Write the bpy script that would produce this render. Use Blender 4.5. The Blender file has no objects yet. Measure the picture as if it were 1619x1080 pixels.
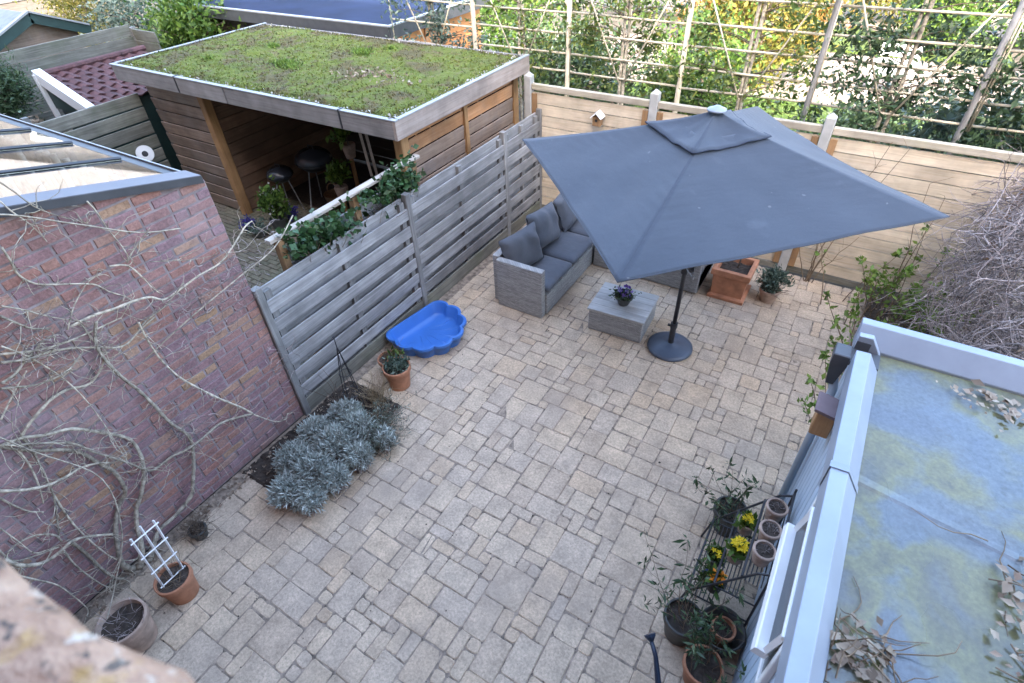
import bpy, math, random
import numpy as np
from mathutils import Matrix, Vector, Euler
R = math.radians
random.seed(7)
rng = np.random.default_rng(11)
scene = bpy.context.scene
col = scene.collection

# ------------------------------------------------------------------ camera, sky, sun, exposure
cam_data = bpy.data.cameras.new('camera')
cam = bpy.data.objects.new('camera', cam_data)
col.objects.link(cam)
cam.location = (3.707, -1.972, 3.98)
cam.rotation_euler = (R(48.98), R(2.10), R(31.38))
cam_data.sensor_width = 36.0
cam_data.lens = 878.526 / 1619 * 36
cam_data.clip_start = 0.05
cam_data.clip_end = 600
cam_data.dof.use_dof = True
cam_data.dof.focus_distance = 5.2
cam_data.dof.aperture_fstop = 2.8
scene.camera = cam

SUN_EL, SUN_AZ = R(37), R(158)      # azimuth clockwise from +Y: the sun stands behind the house
sd = Vector((math.sin(SUN_AZ) * math.cos(SUN_EL), math.cos(SUN_AZ) * math.cos(SUN_EL), math.sin(SUN_EL)))
world = bpy.data.worlds.new('World')
scene.world = world
world.use_nodes = True
wn = world.node_tree
bg = wn.nodes['Background']
sky = wn.nodes.new('ShaderNodeTexSky')
sky.sky_type = 'NISHITA'
sky.sun_disc = False
sky.sun_elevation = SUN_EL
sky.sun_rotation = SUN_AZ
sky.air_density = 1.0
sky.dust_density = 3.0
sky.ozone_density = 0.2
bg.inputs['Strength'].default_value = 0.15
wn.links.new(sky.outputs[0], bg.inputs['Color'])
sun_data = bpy.data.lights.new('sun', 'SUN')
sun_data.energy = 2.0
sun_data.angle = R(0.5)
sun_data.color = (1.0, 0.93, 0.82)
sun = bpy.data.objects.new('sun', sun_data)
col.objects.link(sun)
sun.location = (0, -20, 30)
sun.rotation_euler = (-sd).to_track_quat('-Z', 'Y').to_euler()
vs = scene.view_settings
vs.view_transform = 'Standard'
vs.look = 'None'
vs.gamma = 1.0
vs.use_curve_mapping = False
vs.exposure = 3.5
scene.cycles.max_bounces = 5
scene.cycles.diffuse_bounces = 2
scene.cycles.glossy_bounces = 3
scene.cycles.transmission_bounces = 5
scene.cycles.transparent_max_bounces = 6
scene.cycles.caustics_reflective = False
scene.cycles.caustics_refractive = False

# ------------------------------------------------------------------ materials
def new_mat(name):
    m = bpy.data.materials.new(name)
    m.use_nodes = True
    nt = m.node_tree
    return m, nt, nt.nodes['Principled BSDF']

def N(nt, t, **kw):
    n = nt.nodes.new(t)
    for k, v in kw.items():
        setattr(n, k, v)
    return n

def ramp(nt, fac, stops):
    r = N(nt, 'ShaderNodeValToRGB')
    el = r.color_ramp.elements
    while len(el) > 1:
        el.remove(el[-1])
    el[0].position, el[0].color = stops[0][0], (*stops[0][1], 1)
    for p, c in stops[1:]:
        e = el.new(p)
        e.color = (*c, 1)
    nt.links.new(fac, r.inputs[0])
    return r.outputs[0]

def noise(nt, vec, scale, detail=4, rough=.55, dist=0):
    n = N(nt, 'ShaderNodeTexNoise')
    n.inputs['Scale'].default_value = scale
    n.inputs['Detail'].default_value = detail
    n.inputs['Roughness'].default_value = rough
    n.inputs['Distortion'].default_value = dist
    if vec is not None:
        nt.links.new(vec, n.inputs['Vector'])
    return n.outputs['Fac']

def mapped(nt, scale=(1, 1, 1), coord='Object', offset=None):
    tc = N(nt, 'ShaderNodeTexCoord')
    mp = N(nt, 'ShaderNodeMapping')
    mp.inputs['Scale'].default_value = scale
    nt.links.new(tc.outputs[coord], mp.inputs['Vector'])
    if offset is not None:
        mu = N(nt, 'ShaderNodeVectorMath', operation='SCALE')
        mu.inputs[0].default_value = (37.1, 19.7, 51.3)
        nt.links.new(offset, mu.inputs['Scale'])
        nt.links.new(mu.outputs[0], mp.inputs['Location'])
    return mp.outputs[0]

def rand_of(nt, island=False):
    if island:
        return N(nt, 'ShaderNodeNewGeometry').outputs['Random Per Island']
    return N(nt, 'ShaderNodeObjectInfo').outputs['Random']

def mix(nt, fac, a, b, mode='MIX'):
    m = N(nt, 'ShaderNodeMix', data_type='RGBA', blend_type=mode)
    for s, v in ((0, fac), (6, a), (7, b)):
        if isinstance(v, (int, float)):
            m.inputs[s].default_value = v
        elif isinstance(v, tuple):
            m.inputs[s].default_value = (*v, 1)
        else:
            nt.links.new(v, m.inputs[s])
    return m.outputs[2]

def hsv(nt, colr, val=None, hue=None, sat=None):
    h = N(nt, 'ShaderNodeHueSaturation')
    nt.links.new(colr, h.inputs['Color'])
    for k, v in (('Value', val), ('Hue', hue), ('Saturation', sat)):
        if v is not None:
            if isinstance(v, (int, float)):
                h.inputs[k].default_value = v
            else:
                nt.links.new(v, h.inputs[k])
    return h.outputs[0]

def mrange(nt, v, a, b, lo=0, hi=1):
    m = N(nt, 'ShaderNodeMapRange')
    m.inputs[1].default_value = lo
    m.inputs[2].default_value = hi
    m.inputs[3].default_value = a
    m.inputs[4].default_value = b
    nt.links.new(v, m.inputs[0])
    return m.outputs[0]

def bump(nt, bs, h, strength=.3, dist=.01):
    b = N(nt, 'ShaderNodeBump')
    b.inputs['Strength'].default_value = strength
    b.inputs['Distance'].default_value = dist
    nt.links.new(h, b.inputs['Height'])
    nt.links.new(b.outputs[0], bs.inputs['Normal'])

def setcol(nt, bs, c):
    nt.links.new(c, bs.inputs['Base Color'])

def plain(name, c, rough=.6, var=.25, scale=8, bstr=.15, bscale=60, metal=0, island=False, coat=0):
    """one colour with soft mottling, per-object variation and fine relief"""
    m, nt, bs = new_mat(name)
    v = mapped(nt)
    n1 = noise(nt, v, scale, 5)
    lo = tuple(x * (1 - var) for x in c)
    hi = tuple(min(1, x * (1 + var)) for x in c)
    cc = ramp(nt, n1, [(.3, lo), (.7, hi)])
    cc = hsv(nt, cc, val=mrange(nt, rand_of(nt, island), 1 - var * .6, 1 + var * .6))
    setcol(nt, bs, cc)
    bs.inputs['Roughness'].default_value = rough
    bs.inputs['Metallic'].default_value = metal
    if coat:
        bs.inputs['Coat Weight'].default_value = coat
    if bstr:
        bump(nt, bs, noise(nt, v, bscale, 4), bstr, .004)
    return m

def wood(name, stops, axis, rough=.75, rv=.22, grain=38, stain=None, stain_amt=.5):
    """weathered board: grain stretched along the board's axis, each board its own tone"""
    m, nt, bs = new_mat(name)
    rnd = rand_of(nt)
    sc = [grain, grain, grain]
    sc['xyz'.index(axis)] = 1.6
    v = mapped(nt, tuple(sc), offset=rnd)
    n1 = noise(nt, v, 1.0, 6, .65, .6)
    c = ramp(nt, n1, stops)
    v2 = mapped(nt, (1, 1, 1), offset=rnd)
    n2 = noise(nt, v2, 3.0, 5, .6)
    c = hsv(nt, c, val=mrange(nt, n2, .72, 1.25, .3, .7))
    if stain:
        n3 = noise(nt, v2, 1.7, 6, .7)
        f = mrange(nt, n3, 0, stain_amt, .48, .72)
        c = mix(nt, f, c, stain)
    c = hsv(nt, c, val=mrange(nt, rnd, 1 - rv, 1 + rv))
    setcol(nt, bs, c)
    bs.inputs['Roughness'].default_value = rough
    bump(nt, bs, n1, .35, .004)
    return m

def leafmat(name, stops, trans=.25, rough=.5):
    m, nt, bs = new_mat(name)
    c = ramp(nt, rand_of(nt, True), stops)
    v = mapped(nt)
    c = hsv(nt, c, val=mrange(nt, noise(nt, v, 5, 2), .7, 1.3, .3, .7))
    setcol(nt, bs, c)
    bs.inputs['Roughness'].default_value = rough
    bs.inputs['Specular IOR Level'].default_value = .35
    tr = N(nt, 'ShaderNodeBsdfTranslucent')
    nt.links.new(c, tr.inputs[0])
    mx = N(nt, 'ShaderNodeMixShader')
    mx.inputs[0].default_value = trans
    nt.links.new(bs.outputs[0], mx.inputs[1])
    nt.links.new(tr.outputs[0], mx.inputs[2])
    nt.links.new(mx.outputs[0], nt.nodes['Material Output'].inputs[0])
    return m

def stonepiece(name, stops, island, rough=.85, rv=.18, grime=None, gamt=.65):
    m, nt, bs = new_mat(name)
    rnd = rand_of(nt, island)
    c = ramp(nt, rnd, stops)
    v = mapped(nt) if island else mapped(nt, offset=rnd)
    tc = N(nt, 'ShaderNodeNewGeometry').outputs['Position']
    fine = noise(nt, v, 55, 5, .7)
    c = hsv(nt, c, val=mrange(nt, fine, 1 - rv, 1 + rv, .3, .7))
    mid = noise(nt, tc, 6, 4, .6)
    c = hsv(nt, c, val=mrange(nt, mid, .80, 1.17, .3, .7))
    pit = noise(nt, v, 120, 3, .6)
    c = mix(nt, mrange(nt, pit, .55, 0, .30, .40), c, tuple(x * .35 for x in stops[0][1]))
    if grime:
        big = noise(nt, tc, 1.1, 6, .65)
        c = mix(nt, mrange(nt, big, 0, gamt, .5, .72), c, grime)
        sp = noise(nt, tc, 21, 3, .6)
        c = mix(nt, mrange(nt, sp, 0, .5, .66, .74), c, tuple(x * .45 for x in grime))
    setcol(nt, bs, c)
    bs.inputs['Roughness'].default_value = rough
    bump(nt, bs, fine, .45, .006)
    return m

M = {}
PAV = [(0, (.47, .365, .265)), (.25, (.52, .405, .285)), (.5, (.485, .39, .295)), (.75, (.56, .44, .31)), (1, (.53, .395, .265))]
M['paver'] = stonepiece('paver_stone', PAV, False, rv=.30, grime=(.35, .28, .215))
M['paver_far'] = stonepiece('paver_stone_joined', PAV, True, rv=.30, grime=(.35, .28, .215))
M['joint'] = plain('joint_sand', (.32, .255, .195), .95, .6, 16, .5, 90)
M['clinker'] = stonepiece('mossy_clinker', [(0, (.15, .12, .09)), (.5, (.17, .15, .10)), (1, (.12, .11, .075))], False, grime=(.09, .10, .05))
BR = [(0, (.33, .165, .13)), (.2, (.27, .155, .155)), (.4, (.35, .185, .14)), (.6, (.255, .155, .17)), (.8, (.30, .17, .17)), (1, (.38, .235, .14))]
M['brick'] = stonepiece('old_brick', BR, False, rv=.34, grime=(.40, .315, .335), gamt=.7)
M['brick_far'] = stonepiece('old_brick_joined', BR, True, rv=.34, grime=(.40, .315, .335), gamt=.7)
M['mortar'] = plain('mortar', (.285, .235, .235), .95, .35, 10, .6, 70)
M['greyboard'] = wood('grey_weathered_board', [(.25, (.15, .147, .145)), (.5, (.27, .262, .255)), (.75, (.38, .37, .36))], 'y', stain=(.17, .17, .165))
M['greypost'] = wood('grey_weathered_post', [(.25, (.13, .125, .12)), (.5, (.22, .215, .205)), (.75, (.30, .29, .28))], 'z')
M['mossboard'] = wood('green_grey_board', [(.25, (.10, .095, .075)), (.5, (.20, .19, .155)), (.75, (.30, .285, .24))], 'y', stain=(.11, .13, .07), stain_amt=.6)
M['mossboardx'] = wood('green_grey_board_across', [(.25, (.10, .095, .075)), (.5, (.20, .19, .155)), (.75, (.30, .285, .24))], 'x', stain=(.11, .13, .07), stain_amt=.6)
M['larch'] = wood('pale_larch_board', [(.25, (.40, .30, .20)), (.45, (.58, .475, .345)), (.8, (.72, .625, .49))], 'x', stain=(.56, .50, .36), stain_amt=.4, rv=.10)  # larch base lifted to carry bounce light from the sunlit gardens
M['larchpost'] = wood('brown_batten', [(.2, (.20, .11, .05)), (.5, (.31, .18, .085)), (.8, (.38, .24, .13))], 'z')
M['caprail'] = wood('bleached_cap_rail', [(.2, (.30, .25, .185)), (.5, (.40, .35, .27)), (.8, (.47, .42, .34))], 'x', stain=(.40, .40, .24), stain_amt=.4)
M['caprail_y'] = wood('bleached_rail_along', [(.2, (.36, .30, .24)), (.5, (.47, .405, .335)), (.8, (.55, .49, .42))], 'y')
M['shedplank_x'] = wood('shed_plank_across', [(.2, (.15, .10, .075)), (.5, (.25, .18, .135)), (.8, (.33, .255, .20))], 'x', stain=(.26, .24, .225), stain_amt=.6)
M['shedplank_y'] = wood('shed_plank_along', [(.2, (.17, .11, .075)), (.5, (.28, .195, .14)), (.8, (.36, .27, .20))], 'y', stain=(.28, .25, .235), stain_amt=.65)
M['shedplank_new'] = wood('orange_plank_along', [(.2, (.34, .15, .06)), (.5, (.47, .23, .10)), (.8, (.55, .31, .16))], 'y', stain=(.34, .27, .22), stain_amt=.35)
M['shedplank_in'] = wood('inner_shaded_brown_plank', [(.2, (.11, .06, .035)), (.5, (.175, .10, .06)), (.8, (.22, .14, .085))], 'y')  # brown plank with the shed's interior shade darkened into its colour
M['shedplank_inx'] = wood('inner_shaded_plank_across', [(.2, (.03, .022, .016)), (.5, (.05, .035, .024)), (.8, (.07, .05, .034))], 'x')  # near-black: the deep shade inside the shed is put into the colour
M['shedpost'] = wood('golden_brown_post', [(.2, (.22, .115, .045)), (.5, (.33, .18, .075)), (.8, (.40, .235, .11))], 'z')
M['fascia_x'] = wood('grey_fascia_across', [(.2, (.15, .13, .118)), (.5, (.235, .217, .205)), (.8, (.29, .275, .265))], 'x')
M['fascia_y'] = wood('grey_fascia_along', [(.2, (.19, .145, .12)), (.5, (.29, .235, .20)), (.8, (.35, .305, .27))], 'y')
M['concrete'] = plain('pale_concrete', (.43, .425, .40), .85, .16, 7, .35, 90)
M['alu'] = plain('aluminium_trim', (.31, .315, .32), .45, .1, 10, .1, 50, metal=.25)
M['zinc'] = plain('painted_zinc', (.285, .325, .385), .45, .10, 4, .06, 30, metal=.15)
M['white'] = plain('white_paint', (.80, .80, .78), .45, .05, 6, .05, 60)
M['cladding'] = plain('pale_blue_grey_cladding', (.42, .52, .62), .5, .07, 5, .05, 60)
M['darkmetal'] = plain('black_metal', (.025, .026, .03), .42, .3, 12, .1, 80)
M['anthracite'] = plain('anthracite_metal', (.075, .078, .085), .45, .15, 8, .05, 80, metal=.2)
M['parapet_top'] = plain('grey_violet_aluminium', (.15, .148, .168), .6, .08, 5, .05, 40)
M['terracotta'] = plain('terracotta', (.42, .19, .105), .8, .28, 9, .3, 70)
M['oldclay'] = plain('limed_clay', (.40, .29, .225), .88, .35, 11, .4, 60)
M['plasticpot'] = plain('dark_plastic_pot', (.06, .06, .055), .55, .3, 10, .1, 60)
M['bluepool'] = plain('blue_plastic', (.045, .165, .50), .32, .10, 5, .04, 60)
M['soil'] = plain('dark_soil', (.055, .042, .033), .95, .5, 30, .9, 70)
M['bark'] = plain('pale_vine_bark', (.41, .36, .28), .9, .55, 26, .9, 90)
M['bark_dark'] = plain('dark_bark', (.12, .09, .065), .9, .35, 18, .5, 100)
M['twig'] = plain('grey_twig', (.33, .275, .255), .85, .75, 9, .2, 90, island=True)
M['twig_brown'] = plain('brown_twig', (.19, .135, .085), .85, .35, 9, .2, 90, island=True)
M['bamboo'] = plain('bleached_bamboo', (.58, .50, .37), .6, .22, 6, .15, 60)
M['canvas'] = None
M['can'] = plain('dark_blue_plastic', (.018, .03, .055), .4, .2, 8, .05, 60)
M['litter'] = leafmat('dead_leaf', [(0, (.15, .105, .07)), (.4, (.30, .235, .17)), (.75, (.42, .36, .28)), (1, (.22, .14, .095))], .1, .7)
M['leaf_green'] = leafmat('mid_green_leaf', [(0, (.035, .075, .015)), (.5, (.075, .14, .025)), (1, (.14, .22, .035))])
M['leaf_fresh'] = leafmat('fresh_green_leaf', [(0, (.045, .10, .016)), (.5, (.09, .165, .024)), (1, (.155, .23, .035))], .25)
M['leaf_ivy'] = leafmat('ivy_leaf', [(0, (.018, .05, .02)), (.5, (.04, .095, .03)), (.85, (.075, .14, .055)), (1, (.14, .19, .10))], .12, .4)
M['leaf_dark'] = leafmat('dark_evergreen_leaf', [(0, (.028, .055, .024)), (.6, (.06, .105, .045)), (1, (.12, .165, .075))], .12, .4)
M['leaf_espalier'] = leafmat('espalier_leaf', [(0, (.045, .08, .02)), (.4, (.085, .135, .028)), (.75, (.15, .19, .04)), (1, (.24, .24, .055))], .25, .4)
M['leaf_silver'] = leafmat('silver_leaf', [(0, (.24, .275, .245)), (.5, (.40, .44, .395)), (1, (.56, .59, .55))], .1, .8)
M['leaf_yellow'] = leafmat('yellow_green_leaf', [(0, (.10, .115, .02)), (.5, (.17, .165, .03)), (1, (.26, .20, .04))], .3)
M['leaf_orange'] = leafmat('orange_leaf', [(0, (.17, .075, .02)), (.5, (.27, .125, .03)), (1, (.32, .19, .055))], .3)
M['leaf_bluegreen'] = leafmat('blue_green_leaf', [(0, (.05, .085, .06)), (.6, (.11, .155, .115)), (1, (.19, .24, .18))], .15)
M['bud'] = leafmat('green_bud', [(0, (.07, .13, .025)), (.5, (.15, .24, .04)), (1, (.24, .33, .07))], .25)
M['petal_yellow'] = leafmat('yellow_petal', [(0, (.75, .48, .01)), (1, (.85, .66, .03))], .2)
M['petal_orange'] = leafmat('orange_petal', [(0, (.80, .19, .015)), (1, (.85, .33, .02))], .2)
M['petal_violet'] = leafmat('violet_petal', [(0, (.10, .05, .28)), (.6, (.22, .13, .45)), (1, (.65, .6, .75))], .2)
M['petal_blue'] = leafmat('blue_violet_petal', [(0, (.035, .03, .16)), (1, (.09, .075, .32))], .2)

def canvas_mat():
    m, nt, bs = new_mat('slate_blue_canvas')
    v = mapped(nt)
    n = noise(nt, v, 2.2, 6, .6)
    c = ramp(nt, n, [(.3, (.037, .049, .069)), (.7, (.048, .062, .085))])
    pale = noise(nt, v, 3.4, 3, .6)
    c = mix(nt, mrange(nt, noise(nt, v, 17, 2, .4), 0, .35, .755, .775), c, (.22, .23, .24))
    c = mix(nt, mrange(nt, pale, 0, .45, .64, .78), c, (.10, .12, .15))
    setcol(nt, bs, c)
    bs.inputs['Roughness'].default_value = .85
    bs.inputs['Sheen Weight'].default_value = .15
    w = noise(nt, mapped(nt, (500, 500, 500)), 1, 2)
    wr = noise(nt, mapped(nt, (1, 1, 6)), 3, 3)
    a = N(nt, 'ShaderNodeMath', operation='MULTIPLY_ADD')
    nt.links.new(w, a.inputs[0]); a.inputs[1].default_value = .15; nt.links.new(wr, a.inputs[2])
    bump(nt, bs, a.outputs[0], .35, .02)
    return m
M['canvas'] = canvas_mat()

def fabric_mat(name, c):
    m, nt, bs = new_mat(name)
    v = mapped(nt)
    n = noise(nt, v, 5, 4)
    cc = ramp(nt, n, [(.3, tuple(x * .85 for x in c)), (.7, tuple(x * 1.15 for x in c))])
    cc = hsv(nt, cc, val=mrange(nt, rand_of(nt), .92, 1.08))
    setcol(nt, bs, cc)
    bs.inputs['Roughness'].default_value = .9
    bs.inputs['Sheen Weight'].default_value = .2
    a = noise(nt, v, 9, 3, .6, .8)
    bump(nt, bs, a, .35, .02)
    return m
M['cushion'] = fabric_mat('slate_cushion', (.085, .095, .115))

def wicker_mat():
    m, nt, bs = new_mat('grey_wicker')
    g = N(nt, 'ShaderNodeTexCoord')
    s = N(nt, 'ShaderNodeSeparateXYZ')
    nt.links.new(g.outputs['Object'], s.inputs[0])
    a = N(nt, 'ShaderNodeMath', operation='ADD')
    nt.links.new(s.outputs[0], a.inputs[0]); nt.links.new(s.outputs[1], a.inputs[1])
    cv = N(nt, 'ShaderNodeCombineXYZ')
    nt.links.new(a.outputs[0], cv.inputs[0]); nt.links.new(s.outputs[2], cv.inputs[1])
    b = N(nt, 'ShaderNodeTexBrick')
    b.offset = .5
    b.inputs['Scale'].default_value = 1
    b.inputs['Brick Width'].default_value = .034
    b.inputs['Row Height'].default_value = .0125
    b.inputs['Mortar Size'].default_value = .0016
    b.inputs['Mortar Smooth'].default_value = .5
    b.inputs['Color1'].default_value = (.30, .305, .30, 1)
    b.inputs['Color2'].default_value = (.42, .425, .42, 1)
    b.inputs['Mortar'].default_value = (.14, .142, .145, 1)
    nt.links.new(cv.outputs[0], b.inputs['Vector'])
    n = noise(nt, mapped(nt, (3, 3, 60)), 1, 3)
    c = hsv(nt, b.outputs[0], val=mrange(nt, n, .75, 1.25, .3, .7))
    setcol(nt, bs, c)
    bs.inputs['Roughness'].default_value = .55
    inv = N(nt, 'ShaderNodeMath', operation='SUBTRACT')
    inv.inputs[0].default_value = 1
    nt.links.new(b.outputs['Fac'], inv.inputs[1])
    bump(nt, bs, inv.outputs[0], .5, .004)
    return m
M['wicker'] = wicker_mat()
M['tabletop'] = wood('grey_table_plank', [(.2, (.30, .30, .29)), (.5, (.42, .42, .41)), (.8, (.50, .50, .49))], 'x', rough=.5, rv=.08)

def roof_mat():
    m, nt, bs = new_mat('wet_algae_roofing')
    v = mapped(nt)
    a = noise(nt, v, 1.5, 3, .45, .3)
    b = noise(nt, v, 1.9, 4, .5, .4)
    f = noise(nt, v, 45, 4, .7)
    c = ramp(nt, b, [(.34, (.08, .10, .125)), (.46, (.095, .115, .125)), (.54, (.135, .132, .055)), (.61, (.10, .095, .05)), (.69, (.08, .092, .10))])
    c = hsv(nt, c, val=mrange(nt, f, .7, 1.3, .3, .7))
    g2 = noise(nt, v, 14, 5, .7)
    c = mix(nt, mrange(nt, g2, .6, 0, .30, .44), c, (.05, .052, .045))
    setcol(nt, bs, c)
    wet = mrange(nt, a, .06, .5, .44, .56)
    nt.links.new(wet, bs.inputs['Roughness'])
    bs.inputs['Specular IOR Level'].default_value = 1.0
    b2 = N(nt, 'ShaderNodeBump')
    nt.links.new(mrange(nt, a, 0, .35, .46, .6), b2.inputs['Strength'])
    b2.inputs['Distance'].default_value = .004
    nt.links.new(f, b2.inputs['Height'])
    nt.links.new(b2.outputs[0], bs.inputs['Normal'])
    return m
M['wetroof'] = roof_mat()

def moss_mat(name, island):
    m, nt, bs = new_mat(name)
    v = N(nt, 'ShaderNodeNewGeometry').outputs['Position']
    a = noise(nt, v, 2.1, 6, .65, .4)
    b = noise(nt, v, 9, 5, .7)
    c = ramp(nt, a, [(.3, (.075, .07, .03)), (.42, (.11, .095, .035)), (.48, (.10, .125, .02)), (.6, (.125, .16, .02)), (.72, (.12, .09, .04))])
    c = mix(nt, mrange(nt, b, 0, .7, .52, .68), c, (.165, .13, .06))
    c = mix(nt, mrange(nt, b, .5, 0, .3, .42), c, (.05, .05, .03))
    if island:
        c = hsv(nt, c, val=mrange(nt, rand_of(nt, True), .75, 1.35), hue=mrange(nt, rand_of(nt, True), .475, .515))
    setcol(nt, bs, c)
    bs.inputs['Roughness'].default_value = .95
    bump(nt, bs, noise(nt, v, 60, 4, .7), .8, .02)
    return m
M['moss'] = moss_mat('sedum_moss', False)
M['mosstuft'] = moss_mat('sedum_tufts', True)

def grass_mat():
    m, nt, bs = new_mat('lawn_grass')
    v = N(nt, 'ShaderNodeNewGeometry').outputs['Position']
    c = ramp(nt, noise(nt, v, 4, 6, .7), [(.3, (.05, .085, .012)), (.7, (.09, .13, .018))])
    setcol(nt, bs, c)
    bs.inputs['Roughness'].default_value = .9
    bump(nt, bs, noise(nt, v, 80, 3, .7), .8, .03)
    return m
M['grass'] = grass_mat()
M['soil_ground'] = plain('garden_earth', (.075, .06, .045), .95, .45, 3, .7, 30)
M['cream_paving'] = plain('pale_paving', (.21, .165, .13), .85, .15, 3, .2, 20)

def glass_mat():
    m, nt, bs = new_mat('roof_glass')
    bs.inputs['Base Color'].default_value = (.93, .97, .97, 1)
    bs.inputs['Roughness'].default_value = .02
    bs.inputs['IOR'].default_value = 1.5
    bs.inputs['Transmission Weight'].default_value = 1
    return m
M['glass'] = glass_mat()

def pane_mat():
    m, nt, bs = new_mat('dark_window_glass')
    bs.inputs['Base Color'].default_value = (.02, .024, .028, 1)
    bs.inputs['Roughness'].default_value = .25
    return m
M['pane'] = pane_mat()

def ledge_mat():
    m, nt, bs = new_mat('lichen_sandstone')
    v = N(nt, 'ShaderNodeNewGeometry').outputs['Position']
    a = noise(nt, v, 20, 5, .6)
    c = ramp(nt, a, [(.3, (.20, .115, .075)), (.5, (.34, .21, .145)), (.7, (.44, .30, .215))])
    c = mix(nt, mrange(nt, noise(nt, v, 27, 4, .6), 0, .6, .60, .70), c, (.60, .57, .50))
    sh = N(nt, 'ShaderNodeVectorMath', operation='ADD')
    sh.inputs[1].default_value = (7, 3, 1)
    nt.links.new(v, sh.inputs[0])
    c = mix(nt, mrange(nt, noise(nt, sh.outputs[0], 17, 4, .5), 0, .6, .60, .72), c, (.38, .23, .04))
    c = mix(nt, mrange(nt, noise(nt, sh.outputs[0], 34, 3, .5), .9, 0, .34, .40), c, (.07, .06, .055))
    setcol(nt, bs, c)
    bs.inputs['Roughness'].default_value = .95
    bump(nt, bs, a, .8, .03)
    return m
M['ledge'] = ledge_mat()
M['palebrick'] = plain('pale_pink_brick', (.19, .175, .165), .9, .2, 3, .3, 60)
M['housebrick'] = plain('house_brick', (.28, .15, .11), .9, .25, 30, .3, 60)
M['rooftile'] = plain('dark_red_tile', (.088, .037, .036), .75, .3, 12, .3, 60)
M['greytile'] = plain('grey_roof_felt', (.17, .19, .23), .8, .2, 8, .2, 60)
M['blueblack'] = plain('blue_black_membrane', (.009, .015, .042), .7, .3, 1.4, .15, 30)
M['blueblack'].node_tree.nodes['Principled BSDF'].inputs['Specular IOR Level'].default_value = .08
M['greenpaint'] = plain('dark_green_paint', (.015, .04, .035), .5, .2, 8, .1, 50)
M['orangeplank'] = wood('orange_cedar_plank', [(.2, (.42, .15, .045)), (.5, (.58, .24, .08)), (.8, (.66, .33, .13))], 'y')
M['basket'] = plain('wicker_basket', (.20, .12, .06), .8, .4, 60, .6, 120)
M['canwhite'] = plain('cream_plaster', (.62, .56, .47), .85, .1, 4, .2, 30)

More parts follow.
